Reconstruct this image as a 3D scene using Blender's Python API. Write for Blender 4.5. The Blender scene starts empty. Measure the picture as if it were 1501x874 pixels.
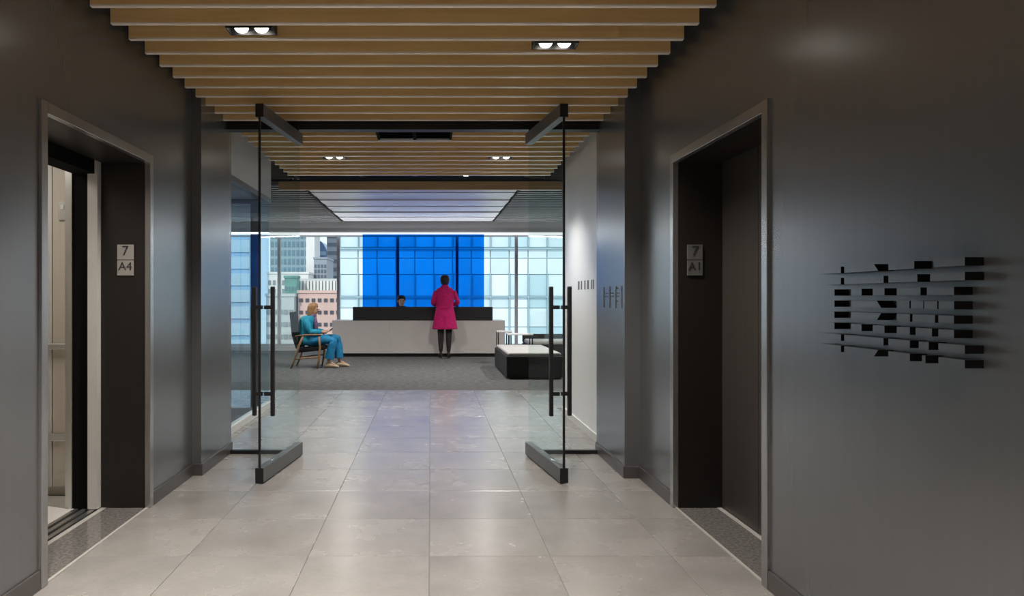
import bpy, bmesh, math, random
from mathutils import Vector, Matrix

random.seed(7)
scene = bpy.context.scene
COL = scene.collection
R = math.radians

# ------------------------------------------------------------------ camera
cam_data = bpy.data.cameras.new('camera')
cam_data.sensor_width = 36.0
cam_data.lens = 36.0 * 1050.0 / 1501.0
cam_data.shift_x = 119.5 / 1501.0
cam_data.clip_start = 0.05
cam_data.clip_end = 1500
cam = bpy.data.objects.new('camera', cam_data)
cam.location = (0, 0, 1.28)
cam.rotation_euler = (R(90), 0, 0)
COL.objects.link(cam)
scene.camera = cam

# ------------------------------------------------------------------ world, sun, exposure
world = bpy.data.worlds.new('world')
scene.world = world
world.use_nodes = True
bg = world.node_tree.nodes['Background']
bg.inputs[0].default_value = (0.80, 0.90, 1.0, 1)
bg.inputs[1].default_value = 1.08

sun_d = bpy.data.lights.new('sun', 'SUN')
sun_d.energy = 2.05
sun_d.angle = R(3)
sun_d.color = (1.0, 0.95, 0.88)
sun = bpy.data.objects.new('sun', sun_d)
sun.rotation_euler = (R(50), 0, R(-25))
COL.objects.link(sun)

vs = scene.view_settings
vs.view_transform = 'Standard'
vs.look = 'None'
vs.exposure = 0.3
vs.gamma = 1.0
vs.use_curve_mapping = False
scene.cycles.transparent_max_bounces = 32
scene.cycles.max_bounces = 10
scene.cycles.sample_clamp_indirect = 6.0

DOWN_W = 74.0      # each downlight
LOBBY_W = 190.0  # each added lobby lamp


# ------------------------------------------------------------------ materials
def new_mat(name):
    m = bpy.data.materials.new(name)
    m.use_nodes = True
    return m, m.node_tree, m.node_tree.nodes['Principled BSDF']


def srgb(r, g, b):
    def f(c):
        c /= 255.0
        return c / 12.92 if c <= 0.04045 else ((c + 0.055) / 1.055) ** 2.4
    return (f(r), f(g), f(b), 1.0)


def plain(name, col, rough=0.5, metal=0.0, spec=0.5, var=0.06, scale=6.0, bump=0.0, stretch=(1, 1, 1), vrough=0.0):
    """procedural surface: base colour broken up by noise, optional bump"""
    m, nt, p = new_mat(name)
    tc = nt.nodes.new('ShaderNodeTexCoord')
    mp = nt.nodes.new('ShaderNodeMapping')
    mp.inputs['Scale'].default_value = stretch
    nz = nt.nodes.new('ShaderNodeTexNoise')
    nz.inputs['Scale'].default_value = scale
    nz.inputs['Detail'].default_value = 4
    nt.links.new(tc.outputs['Object'], mp.inputs[0])
    nt.links.new(mp.outputs[0], nz.inputs['Vector'])
    cr = nt.nodes.new('ShaderNodeValToRGB')
    cr.color_ramp.elements[0].position = 0.3
    cr.color_ramp.elements[1].position = 0.7
    cr.color_ramp.elements[0].color = [c * (1 - var) for c in col[:3]] + [1]
    cr.color_ramp.elements[1].color = [min(1, c * (1 + var)) for c in col[:3]] + [1]
    nt.links.new(nz.outputs[0], cr.inputs[0])
    nt.links.new(cr.outputs[0], p.inputs['Base Color'])
    p.inputs['Roughness'].default_value = rough
    p.inputs['Metallic'].default_value = metal
    p.inputs['Specular IOR Level'].default_value = spec
    if vrough:
        mr = nt.nodes.new('ShaderNodeMapRange')
        mr.inputs['To Min'].default_value = rough - vrough
        mr.inputs['To Max'].default_value = rough + vrough
        nt.links.new(nz.outputs[0], mr.inputs[0])
        nt.links.new(mr.outputs[0], p.inputs['Roughness'])
    if bump:
        b = nt.nodes.new('ShaderNodeBump')
        b.inputs['Strength'].default_value = bump
        b.inputs['Distance'].default_value = 0.01
        nt.links.new(nz.outputs[0], b.inputs['Height'])
        nt.links.new(b.outputs[0], p.inputs['Normal'])
    return m


def glass_mat(name, tint=(0.93, 0.97, 0.97), rough=0.02, extra=0.0):
    m, nt, p = new_mat(name)
    nt.nodes.remove(p)
    out = [n for n in nt.nodes if n.type == 'OUTPUT_MATERIAL'][0]
    tr = nt.nodes.new('ShaderNodeBsdfTransparent')
    tr.inputs[0].default_value = (*tint, 1)
    gl = nt.nodes.new('ShaderNodeBsdfGlossy')
    gl.inputs['Roughness'].default_value = rough
    gl.inputs[0].default_value = (0.95, 0.98, 1, 1)
    lw = nt.nodes.new('ShaderNodeLayerWeight')
    pw = nt.nodes.new('ShaderNodeMath')
    pw.operation = 'POWER'
    pw.inputs[1].default_value = 5.0
    ad = nt.nodes.new('ShaderNodeMath')
    ad.operation = 'MULTIPLY_ADD'
    ad.use_clamp = True
    ad.inputs[1].default_value = 0.10
    ad.inputs[2].default_value = 0.012 + extra
    nt.links.new(lw.outputs['Facing'], pw.inputs[0])
    nt.links.new(pw.outputs[0], ad.inputs[0])
    mx = nt.nodes.new('ShaderNodeMixShader')
    nt.links.new(ad.outputs[0], mx.inputs[0])
    nt.links.new(tr.outputs[0], mx.inputs[1])
    nt.links.new(gl.outputs[0], mx.inputs[2])
    nt.links.new(mx.outputs[0], out.inputs[0])
    return m


def emit_mat(name, col, strength):
    m, nt, p = new_mat(name)
    p.inputs['Base Color'].default_value = (*col, 1)
    p.inputs['Emission Color'].default_value = (*col, 1)
    p.inputs['Emission Strength'].default_value = strength
    return m


def tile_mat(name):
    m, nt, p = new_mat(name)
    L = nt.links.new
    geo = nt.nodes.new('ShaderNodeNewGeometry')
    oi = nt.nodes.new('ShaderNodeObjectInfo')
    n1 = nt.nodes.new('ShaderNodeTexNoise')
    n1.inputs['Scale'].default_value = 2.2
    n1.inputs['Detail'].default_value = 6
    n2 = nt.nodes.new('ShaderNodeTexNoise')
    n2.inputs['Scale'].default_value = 45
    n2.inputs['Detail'].default_value = 3
    n1.inputs['Roughness'].default_value = 0.55
    mpv = nt.nodes.new('ShaderNodeMapping')
    L(geo.outputs['Position'], mpv.inputs[0])
    off = nt.nodes.new('ShaderNodeMath')
    off.operation = 'MULTIPLY'
    off.inputs[1].default_value = 37.0
    L(oi.outputs['Random'], off.inputs[0])
    cx = nt.nodes.new('ShaderNodeCombineXYZ')
    L(off.outputs[0], cx.inputs[2])
    L(cx.outputs[0], mpv.inputs['Location'])
    L(mpv.outputs[0], n1.inputs['Vector'])
    L(geo.outputs['Position'], n2.inputs['Vector'])
    mixn = nt.nodes.new('ShaderNodeMath')
    mixn.operation = 'MULTIPLY_ADD'
    mixn.inputs[1].default_value = 0.25
    L(n2.outputs[0], mixn.inputs[0])
    L(n1.outputs[0], mixn.inputs[2])
    rnd = nt.nodes.new('ShaderNodeMath')
    rnd.operation = 'MULTIPLY_ADD'
    rnd.inputs[1].default_value = 0.16
    L(oi.outputs['Random'], rnd.inputs[0])
    L(mixn.outputs[0], rnd.inputs[2])
    cr = nt.nodes.new('ShaderNodeValToRGB')
    cr.color_ramp.elements[0].position = 0.40
    cr.color_ramp.elements[1].position = 1.0
    cr.color_ramp.elements[0].color = (0.225, 0.212, 0.200, 1)
    cr.color_ramp.elements[1].color = (0.345, 0.328, 0.313, 1)
    L(rnd.outputs[0], cr.inputs[0])
    L(cr.outputs[0], p.inputs['Base Color'])
    mr = nt.nodes.new('ShaderNodeMapRange')
    mr.inputs['To Min'].default_value = 0.16
    mr.inputs['To Max'].default_value = 0.36
    L(n1.outputs[0], mr.inputs[0])
    L(mr.outputs[0], p.inputs['Roughness'])
    b = nt.nodes.new('ShaderNodeBump')
    b.inputs['Strength'].default_value = 0.04
    b.inputs['Distance'].default_value = 0.01
    L(n2.outputs[0], b.inputs['Height'])
    L(b.outputs[0], p.inputs['Normal'])
    return m


def wood_mat(name, c0, c1, axis='X', rough=0.45):
    m, nt, p = new_mat(name)
    L = nt.links.new
    geo = nt.nodes.new('ShaderNodeNewGeometry')
    mp = nt.nodes.new('ShaderNodeMapping')
    mp.inputs['Scale'].default_value = (0.6, 14, 14) if axis == 'X' else (14, 14, 0.8)
    L(geo.outputs['Position'], mp.inputs[0])
    nz = nt.nodes.new('ShaderNodeTexNoise')
    nz.inputs['Scale'].default_value = 3
    nz.inputs['Detail'].default_value = 6
    L(mp.outputs[0], nz.inputs['Vector'])
    cr = nt.nodes.new('ShaderNodeValToRGB')
    cr.color_ramp.elements[0].position = 0.3
    cr.color_ramp.elements[1].position = 0.75
    cr.color_ramp.elements[0].color = (*c0, 1)
    cr.color_ramp.elements[1].color = (*c1, 1)
    L(nz.outputs[0], cr.inputs[0])
    L(cr.outputs[0], p.inputs['Base Color'])
    p.inputs['Roughness'].default_value = rough
    return m


M = {}
M['wall'] = plain('brushed_grey_laminate', (0.225, 0.229, 0.236), rough=0.27, metal=0.65, var=0.025, scale=3.0,
                  stretch=(14, 14, 0.25))
M['frame'] = plain('satin_steel_frame', (0.40, 0.395, 0.39), rough=0.26, metal=0.8, var=0.05, stretch=(8, 8, 0.3))
M['bronze'] = plain('dark_bronze_lining', (0.019, 0.0155, 0.014), rough=0.42, metal=0.2, var=0.1, stretch=(10, 10, 0.3))
M['base'] = plain('baseboard_bronze', (0.11, 0.10, 0.098), rough=0.35, metal=0.3, var=0.06)
M['liftdoor'] = plain('brown_lift_door', (0.085, 0.074, 0.066), rough=0.36, metal=0.45, var=0.10, stretch=(12, 12, 0.25))
M['tile'] = tile_mat('concrete_look_tile')
M['grout'] = plain('grout', (0.20, 0.19, 0.185), rough=0.9)
M['carpet'] = plain('grey_loop_carpet', (0.13, 0.13, 0.132), rough=0.95, spec=0.1, var=0.55, scale=9, stretch=(1.2, 5, 1), bump=0.5)
M['oak'] = wood_mat('oak_slat', (0.82, 0.53, 0.22), (0.94, 0.66, 0.30), rough=0.28)
M['beamwood'] = wood_mat('oak_beam', (0.46, 0.30, 0.16), (0.58, 0.38, 0.20))
M['chairwood'] = wood_mat('ash_chair_wood', (0.22, 0.12, 0.06), (0.34, 0.20, 0.10), axis='Z')
M['black'] = plain('black_metal', (0.012, 0.012, 0.013), rough=0.4, var=0.1)
M['void'] = plain('black_ceiling_paint', (0.006, 0.006, 0.006), rough=0.9, spec=0.1, var=0.1)
M['rail'] = plain('dark_grey_rail', (0.13, 0.13, 0.132), rough=0.38, metal=0.5, var=0.06)
M['steel'] = plain('brushed_steel', (0.55, 0.55, 0.54), rough=0.3, metal=0.9, var=0.05)
M['alu'] = plain('pale_aluminium', (0.46, 0.44, 0.42), rough=0.5, metal=0.1, var=0.03)
M['white'] = plain('white_paint', (0.72, 0.72, 0.73), rough=0.55, var=0.02)
M['offwhite'] = plain('offwhite_panel', (0.62, 0.60, 0.57), rough=0.4, var=0.03)
M['lobbywall'] = plain('lobby_wall_paint', (0.60, 0.60, 0.60), rough=0.6, var=0.02)
M['greyceil'] = plain('grey_ceiling', (0.30, 0.30, 0.31), rough=0.6, var=0.03)
M['bulkhead'] = plain('grey_bulkhead_paint', (0.55, 0.55, 0.56), rough=0.6, var=0.02)
M['blindbox'] = emit_mat('glowing_blind_box', (0.95, 0.97, 1.0), 0.7)
M['paleunder'] = wood_mat('pale_slat_underside', (0.90, 0.78, 0.66), (0.95, 0.86, 0.76), rough=0.22)
M['glosswhite'] = plain('satin_white_paint', (0.84, 0.84, 0.85), rough=0.32, var=0.02)
M['plank'] = plain('pale_metal_plank', (0.80, 0.77, 0.78), rough=0.38, metal=0.0, var=0.04, stretch=(0.3, 4, 1))
M['greyplank'] = plain('grey_metal_plank', (0.25, 0.25, 0.245), rough=0.35, metal=0.4, var=0.08)
M['glass'] = glass_mat('clear_glass', (0.955, 0.975, 0.97), extra=0.0)
M['partglass'] = glass_mat('partition_glass', (0.90, 0.95, 0.98), extra=0.03)
M['winglass'] = glass_mat('tinted_window_glass', (0.93, 0.97, 0.975))
M['blue'] = glass_mat('blue_glass', (0.05, 0.44, 0.88), extra=0.0)
M['mullion'] = plain('grey_mullion', (0.52, 0.54, 0.57), rough=0.5, var=0.03)
M['granite'] = plain('polished_granite', (0.16, 0.15, 0.145), rough=0.05, var=0.35, scale=60)
M['cab'] = plain('beige_cab_panel', (0.58, 0.53, 0.46), rough=0.35, var=0.04, stretch=(10, 10, 0.3))
M['plate'] = plain('sign_plate', (0.42, 0.40, 0.385), rough=0.4, metal=0.3, var=0.03)
M['platedark'] = plain('sign_plate_steel', (0.22, 0.215, 0.21), rough=0.35, metal=0.5, var=0.03)
M['ink'] = plain('dark_lettering', (0.03, 0.03, 0.03), rough=0.5)
M['inkgrey'] = plain('grey_lettering', (0.13, 0.13, 0.135), rough=0.5)
M['bulb'] = emit_mat('lamp_lens', (1.0, 0.93, 0.82), 9.0)
M['lampglow'] = emit_mat('lamp_panel', (1.0, 0.95, 0.88), 2.0)
M['desk'] = plain('desk_white_laminate', (0.56, 0.53, 0.52), rough=0.35, var=0.02)
M['fabric'] = plain('dark_grey_fabric', (0.024, 0.024, 0.024), rough=0.9, var=0.3, scale=60, bump=0.3)
M['cushion'] = plain('pale_grey_cushion', (0.50, 0.49, 0.48), rough=0.6, var=0.06, scale=12)
M['leather'] = plain('black_upholstery', (0.012, 0.012, 0.014), rough=0.85, spec=0.15, var=0.2, scale=30)
M['skin'] = plain('skin', (0.52, 0.30, 0.21), rough=0.55, var=0.06, scale=20)
M['skinpale'] = plain('pale_skin', (0.75, 0.52, 0.42), rough=0.55, var=0.04, scale=20)
M['skindark'] = plain('skin_tone', (0.20, 0.10, 0.065), rough=0.55, var=0.06, scale=20)
M['teal'] = plain('teal_cloth', (0.008, 0.27, 0.42), rough=0.75, var=0.25, scale=14, bump=0.4)
M['tealdark'] = plain('blue_teal_trousers', (0.006, 0.20, 0.42), rough=0.75, var=0.25, scale=14, bump=0.4)
M['pink'] = plain('magenta_wool', (0.52, 0.004, 0.13), rough=0.85, var=0.15, scale=16, bump=0.3)
M['tights'] = plain('black_tights', (0.014, 0.009, 0.010), rough=0.7)
M['hairblond'] = plain('blonde_hair', (0.34, 0.19, 0.085), rough=0.55, var=0.35, scale=30, stretch=(3, 3, 0.6), bump=0.4)
M['hairdark'] = plain('dark_hair', (0.012, 0.010, 0.014), rough=0.5, var=0.3, scale=30)
M['shoe'] = plain('cream_shoe', (0.62, 0.50, 0.34), rough=0.6, var=0.08)
M['scarf'] = plain('purple_scarf', (0.15, 0.10, 0.20), rough=0.85, var=0.4, scale=25)
M['shirt'] = plain('dark_shirt', (0.02, 0.02, 0.03), rough=0.8)
M['eye'] = plain('eye_dark', (0.01, 0.01, 0.01), rough=0.3)
M['lip'] = plain('lips', (0.33, 0.10, 0.09), rough=0.5)
# city
M['b_pale'] = plain('pale_cyan_facade', (0.60, 0.70, 0.70), rough=0.5, var=0.04, scale=0.4)
M['b_pane'] = plain('pale_cyan_pane', (0.56, 0.66, 0.70), rough=0.35, var=0.10, scale=0.5)
M['b_pane2'] = plain('aqua_pane', (0.46, 0.60, 0.65), rough=0.35, var=0.10, scale=0.5)
M['b_pane3'] = plain('white_pane', (0.68, 0.74, 0.76), rough=0.4, var=0.05, scale=0.5)
M['b_fin'] = plain('facade_fin', (0.30, 0.42, 0.46), rough=0.5)
M['b_teal'] = plain('teal_tower', (0.26, 0.36, 0.42), rough=0.5, var=0.06, scale=0.1)
M['b_tealwin'] = plain('teal_tower_window', (0.12, 0.22, 0.29), rough=0.3, var=0.3, scale=0.3)
M['b_white'] = plain('white_concrete', (0.72, 0.70, 0.68), rough=0.8, var=0.05, scale=0.2)
M['b_slate'] = plain('slate_tower', (0.27, 0.29, 0.33), rough=0.6, var=0.06, scale=0.2)
M['b_slatewin'] = plain('slate_window', (0.10, 0.12, 0.16), rough=0.3)
M['b_navy'] = plain('blue_glass_tower', (0.14, 0.24, 0.40), rough=0.3, var=0.2, scale=0.15)
M['b_pink'] = plain('pink_render', (0.62, 0.42, 0.37), rough=0.85, var=0.06, scale=0.2)
M['b_win'] = plain('dark_window', (0.07, 0.07, 0.085), rough=0.3, var=0.3)
M['b_winp'] = plain('grey_window', (0.26, 0.26, 0.28), rough=0.3, var=0.3)
M['b_green'] = plain('green_copper', (0.12, 0.28, 0.24), rough=0.8, var=0.25, scale=0.6)
M['b_grey'] = plain('pale_grey_render', (0.50, 0.50, 0.50), rough=0.85, var=0.06, scale=0.2)
M['b_blue'] = plain('pale_blue_glass', (0.36, 0.50, 0.62), rough=0.35, var=0.1, scale=0.2)
M['street'] = plain('asphalt', (0.18, 0.18, 0.18), rough=0.9)


# ------------------------------------------------------------------ building helpers
def world_loc(o):
    v = Vector((0, 0, 0))
    while o is not None:
        v = v + Vector(o.location)
        o = o.parent
    return v


def tag(o, label=None, cat=None, group=None, kind=None):
    if label:
        o['label'] = label
    if cat:
        o['category'] = cat
    if group:
        o['group'] = group
    if kind:
        o['kind'] = kind
    return o


def empty(name, loc, label=None, cat=None, group=None, kind=None, rz=0.0):
    o = bpy.data.objects.new(name, None)
    o.location = loc
    o.rotation_euler = (0, 0, rz)
    o.empty_display_size = 0.1
    COL.objects.link(o)
    return tag(o, label, cat, group, kind)


class MB:
    """collects shapes into one bmesh; coordinates are in the frame given at build()"""

    def __init__(self):
        self.bm = bmesh.new()

    def box(self, x0, x1, y0, y1, z0, z1, mi=0):
        vs_ = [self.bm.verts.new(p) for p in ((x0, y0, z0), (x1, y0, z0), (x1, y1, z0), (x0, y1, z0),
                                              (x0, y0, z1), (x1, y0, z1), (x1, y1, z1), (x0, y1, z1))]
        for f in ((3, 2, 1, 0), (4, 5, 6, 7), (0, 1, 5, 4), (1, 2, 6, 5), (2, 3, 7, 6), (3, 0, 4, 7)):
            fc = self.bm.faces.new([vs_[i] for i in f])
            fc.material_index = mi
        return self

    def prism(self, pts, axis, a0, a1, mi=0):
        """closed outline extruded along an axis; pts are in the other two axes in xyz order"""
        def mk(p, a):
            if axis == 'X':
                return (a, p[0], p[1])
            if axis == 'Y':
                return (p[0], a, p[1])
            return (p[0], p[1], a)
        A = [self.bm.verts.new(mk(p, a0)) for p in pts]
        B = [self.bm.verts.new(mk(p, a1)) for p in pts]
        n = len(pts)
        self.bm.faces.new(A[::-1]).material_index = mi
        self.bm.faces.new(B).material_index = mi
        for i in range(n):
            self.bm.faces.new((A[i], A[(i + 1) % n], B[(i + 1) % n], B[i])).material_index = mi
        return self

    def loft(self, secs, n=16, cap=True):
        """secs: (centre, u-vector, v-vector) ellipses"""
        rings = []
        for c, u, v in secs:
            c, u, v = Vector(c), Vector(u), Vector(v)
            rings.append([self.bm.verts.new(c + u * math.cos(2 * math.pi * i / n) + v * math.sin(2 * math.pi * i / n))
                          for i in range(n)])
        for a, b in zip(rings, rings[1:]):
            for i in range(n):
                self.bm.faces.new((a[i], a[(i + 1) % n], b[(i + 1) % n], b[i]))
        if cap:
            self.bm.faces.new(rings[0][::-1])
            self.bm.faces.new(rings[-1])
        return self

    def tube(self, pts, radii, n=10):
        if not isinstance(radii, (list, tuple)):
            radii = [radii] * len(pts)
        pts = [Vector(p) for p in pts]
        secs = []
        for i, p in enumerate(pts):
            d = (pts[min(i + 1, len(pts) - 1)] - pts[max(i - 1, 0)]).normalized()
            ref = Vector((0, 0, 1)) if abs(d.z) < 0.9 else Vector((0, 1, 0))
            u = d.cross(ref).normalized()
            v = d.cross(u).normalized()
            secs.append((p, u * radii[i], v * radii[i]))
        return self.loft(secs, n)

    def ball(self, c, r, seg=14, rings=10, scale=(1, 1, 1), rot=None):
        mat = Matrix.Translation(c)
        if rot:
            mat = mat @ rot
        mat = mat @ Matrix.Diagonal((*[r * s for s in scale], 1))
        bmesh.ops.create_uvsphere(self.bm, u_segments=seg, v_segments=rings, radius=1.0, matrix=mat)
        return self

    def build(self, name, mat, parent=None, bevel=0.0, smooth=False, local=False, segs=2, origin=None, subsurf=0):
        bmesh.ops.recalc_face_normals(self.bm, faces=self.bm.faces)
        me = bpy.data.meshes.new(name)
        off = Vector((0, 0, 0)) if (local or parent is None) else world_loc(parent)
        if origin is not None:
            off = off + Vector(origin)
        if off.length > 0:
            bmesh.ops.translate(self.bm, verts=self.bm.verts, vec=-off)
        self.bm.to_mesh(me)
        self.bm.free()
        o = bpy.data.objects.new(name, me)
        COL.objects.link(o)
        for m in (mat if isinstance(mat, (list, tuple)) else [mat]):
            me.materials.append(M[m])
        if parent is not None:
            o.parent = parent
        if origin is not None:
            o.location = origin
        if smooth:
            for p in me.polygons:
                p.use_smooth = True
        if bevel:
            b = o.modifiers.new('bevel', 'BEVEL')
            b.width = bevel
            b.segments = segs
            b.limit_method = 'ANGLE'
        if subsurf:
            s = o.modifiers.new('sub', 'SUBSURF')
            s.levels = s.render_levels = subsurf
        return o


def boxobj(name, x0, x1, y0, y1, z0, z1, mat, parent=None, bevel=0.0, **k):
    return MB().box(x0, x1, y0, y1, z0, z1).build(name, mat, parent, bevel, **k)


def struct(o, label, cat):
    return tag(o, label, cat, kind='structure')


def clone(src, parent, loc):
    c = src.copy()
    COL.objects.link(c)
    c.parent = parent
    c.location = loc
    return c


def text_mesh(name, s, size, depth, mat, parent, loc, rot):
    cu = bpy.data.curves.new(name, 'FONT')
    cu.body = s
    cu.size = size
    cu.extrude = depth
    cu.align_x = 'CENTER'
    cu.align_y = 'CENTER'
    tmp = bpy.data.objects.new(name, cu)
    COL.objects.link(tmp)
    dg = bpy.context.evaluated_depsgraph_get()
    me = bpy.data.meshes.new_from_object(tmp.evaluated_get(dg))
    bpy.data.objects.remove(tmp)
    o = bpy.data.objects.new(name, me)
    me.materials.clear()
    me.materials.append(M[mat])
    COL.objects.link(o)
    o.parent = parent
    o.location = Vector(loc) - (world_loc(parent) if parent else Vector((0, 0, 0)))
    o.rotation_euler = rot
    return o


def skin_mesh(name, joints, edges, mat, parent, sub=2):
    """one continuous surface grown round a skeleton; joints: {name: (pos, radius or (rx, ry))}, first is the root"""
    names = list(joints)
    off = world_loc(parent) if parent else Vector((0, 0, 0))
    me = bpy.data.meshes.new(name)
    me.from_pydata([Vector(joints[k][0]) - off for k in names], [(names.index(a), names.index(b)) for a, b in edges], [])
    o = bpy.data.objects.new(name, me)
    COL.objects.link(o)
    o.modifiers.new('skin', 'SKIN').use_smooth_shade = True
    ss = o.modifiers.new('sub', 'SUBSURF')
    ss.levels = ss.render_levels = sub
    if not me.skin_vertices:
        bpy.context.view_layer.objects.active = o
        o.select_set(True)
        bpy.ops.object.mode_set(mode='EDIT')
        bpy.ops.mesh.customdata_skin_add()
        bpy.ops.object.mode_set(mode='OBJECT')
    sv = me.skin_vertices[0].data
    for i, k in enumerate(names):
        r = joints[k][1]
        sv[i].radius = r if isinstance(r, (list, tuple)) else (r, r)
        sv[i].use_root = (i == 0)
    dg = bpy.context.evaluated_depsgraph_get()
    out = bpy.data.meshes.new_from_object(o.evaluated_get(dg))
    bpy.data.objects.remove(o)
    o = bpy.data.objects.new(name, out)
    COL.objects.link(o)
    out.materials.clear()
    out.materials.append(M[mat])
    for p in out.polygons:
        p.use_smooth = True
    o.parent = parent
    return o


def spot(name, loc, watt, parent, angle=110, blend=0.8, size=0.05, col=(1.0, 0.93, 0.85), aim=(0, 0, -1)):
    d = bpy.data.lights.new(name, 'SPOT')
    d.energy = watt
    d.spot_size = R(angle)
    d.spot_blend = blend
    d.shadow_soft_size = size
    d.color = col
    o = bpy.data.objects.new(name, d)
    COL.objects.link(o)
    o.rotation_euler = Vector(aim).to_track_quat('-Z', 'Y').to_euler()
    o.parent = parent
    o.location = Vector(loc) - (world_loc(parent) if parent else Vector((0, 0, 0)))
    return o


# ------------------------------------------------------------------ key dimensions (metres, camera at x=0 y=0)
XL, XR = -1.72, 1.49           # corridor walls
PXL, PXR = -1.655, 1.38        # portal side walls
YP0, YP1 = 5.17, 5.95          # portal depth
YP0R = 5.09
EY0, EY1 = 3.196, 4.362        # lift openings
EH = 2.105
WT = 0.285                     # wall thickness = lift recess depth
CZ = 3.0                       # corridor structural ceiling
SZ = 2.70                      # underside of slats
PITCH = 0.2236
YB = -3.0                      # corridor end behind the camera
YC = 9.95                      # tile / carpet line
YW = 17.5                      # window wall
LXL, LXR = -7.0, 5.5           # lobby side walls
LCZ = 3.1                      # lobby ceiling
YPART = 8.4

# ------------------------------------------------------------------ floor
fl = boxobj('floor', XL - 0.15, XR + 0.15, YB, YC, -0.12, -0.004, 'grout')
b = MB()
b.box(-4.6, XL - 0.15, YPART, YC, -0.12, -0.004).box(XR + 0.15, 4.2, YPART, YC, -0.12, -0.004)
b.build('floor_bed', 'grout', fl)
struct(fl, 'square warm grey concrete look floor tiles running from lift hall to the carpet', 'floor')
TJ = 0.003
full = None
ys = [3.55 + 0.6 * k for k in range(-11, 11)] + [YC]
for j in range(len(ys) - 1):
    y0, y1 = ys[j] + TJ / 2, ys[j + 1] - TJ / 2
    ym = (y0 + y1) / 2
    if ym < YP0:
        xa, xb = XL, XR
    elif ym < YP1:
        xa, xb = PXL - 0.03, PXR + 0.03
    elif ym < YPART:
        xa, xb = -1.86, 1.48
    else:
        xa, xb = -4.5, 4.1
    for i in range(-8, 8):
        x0, x1 = max(i * 0.6 - 0.005 + TJ / 2, xa), min(i * 0.6 + 0.595 - TJ / 2, xb)
        if x1 - x0 < 0.04:
            continue
        cx_, cy_ = (x0 + x1) / 2, (y0 + y1) / 2
        whole = x1 - x0 > 0.59 and y1 - y0 > 0.59
        if whole and full is not None:
            clone(full, fl, (cx_, cy_, 0))
        else:
            t = MB().box(x0, x1, y0, y1, -0.02, 0.0).build('tile', 'tile', fl, bevel=0.0015, segs=1, origin=(cx_, cy_, 0))
            if whole:
                full = t

cp = boxobj('floor_carpet', LXL, LXR, YC, YW + 0.3, -0.1, -0.002, 'carpet')
struct(cp, 'dark grey streaked carpet around the reception desk', 'carpet')
cp2 = boxobj('floor_meeting_room', -4.6, -1.87, YP1, YPART, -0.1, -0.002, 'carpet')
struct(cp2, 'grey carpet inside the glass meeting room', 'carpet')

# ------------------------------------------------------------------ corridor walls


def side_wall(name, xin, sgn, label):
    xo = xin + sgn * WT
    x0, x1 = min(xin, xo), max(xin, xo)
    m = MB()
    m.box(x0, x1, YB, EY0 - 0.02, -0.02, CZ)
    m.box(x0, x1, EY1 + 0.02, YP0 + 0.02, -0.02, CZ)
    m.box(x0, x1, EY0 - 0.02, EY1 + 0.02, EH + 0.02, CZ)
    w = m.build(name, 'wall')
    return struct(w, label, 'wall')


wl = side_wall('wall_left', XL, -1, 'dark grey brushed metal corridor wall beside the open lift')
wr = side_wall('wall_right', XR, 1, 'dark grey brushed metal corridor wall carrying the striped letter sign')
wb = boxobj('wall_back', XL - WT, XR + WT, YB - 0.15, YB, -0.02, CZ, 'wall')
struct(wb, 'grey wall closing the corridor end', 'wall')
wpl = boxobj('wall_left_portal', -2.06, PXL, YP0, YP1, -0.02, CZ, 'wall')
struct(wpl, 'projecting grey metal pier beside the glass door near the open lift', 'wall')
wpr = boxobj('wall_right_portal', PXR, 1.80, YP0R, YP1, -0.02, CZ, 'wall')
struct(wpr, 'projecting grey metal pier with small dark lettering', 'wall')

# baseboards (proud of the walls)
BT, BH = 0.012, 0.085
bl = MB()
bl.box(XL, XL + BT, YB, EY0 - 0.055, 0, BH).box(XL, XL + BT, EY1 + 0.055, YP0, 0, BH)
bl.box(XL, PXL + BT, YP0 - BT, YP0, 0, BH).box(PXL, PXL + BT, YP0, YP1, 0, BH)
struct(bl.build('baseboard_left', 'base', bevel=0.002, segs=1), 'dark bronze baseboard along the wall of the open lift', 'baseboard')
br = MB()
br.box(XR - BT, XR, YB, EY0 - 0.055, 0, BH).box(XR - BT, XR, EY1 + 0.055, YP0R, 0, BH)
br.box(PXR - BT, XR, YP0R - BT, YP0R, 0, BH).box(PXR - BT, PXR, YP0R, YP1, 0, BH)
struct(br.build('baseboard_right', 'base', bevel=0.002, segs=1), 'dark bronze baseboard under the striped letter sign wall', 'baseboard')

# ------------------------------------------------------------------ corridor ceiling with oak slats
ce = boxobj('ceiling', XL - WT, XR + WT, YB, YP1, CZ, CZ + 0.12, 'void')
struct(ce, 'black ceiling hung with horizontal oak slats over the corridor', 'ceiling')
cv = boxobj('ceiling_vestibule', -2.3, 1.9, YP1, YC + 0.1, CZ, CZ + 0.12, 'void')
struct(cv, 'black ceiling hung with oak slats behind the glass doors', 'ceiling')


def slats(parent, xa, xb, y_list, holes=()):
    first = None
    for y in y_list:
        spans = [(xa, xb)]
        for hx0, hx1, hy0, hy1 in holes:
            if hy0 < y + 0.014 < hy1:
                spans = [(xa, hx0), (hx1, xb)]
        for s0, s1 in spans:
            c = ((s0 + s1) / 2, y, SZ)
            if first is not None and len(spans) == 1:
                clone(first, parent, c)
            else:
                m = MB().box(s0, s1, y, y + 0.028, SZ + 0.009, SZ + 0.13).box(s0, s1, y, y + 0.028, SZ, SZ + 0.0089, mi=1)  # lowest strip of each slat takes the paler wood colour
                o = m.build('slat', ['oak', 'paleunder'], parent, origin=c)
                if len(spans) == 1:
                    first = o


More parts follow.
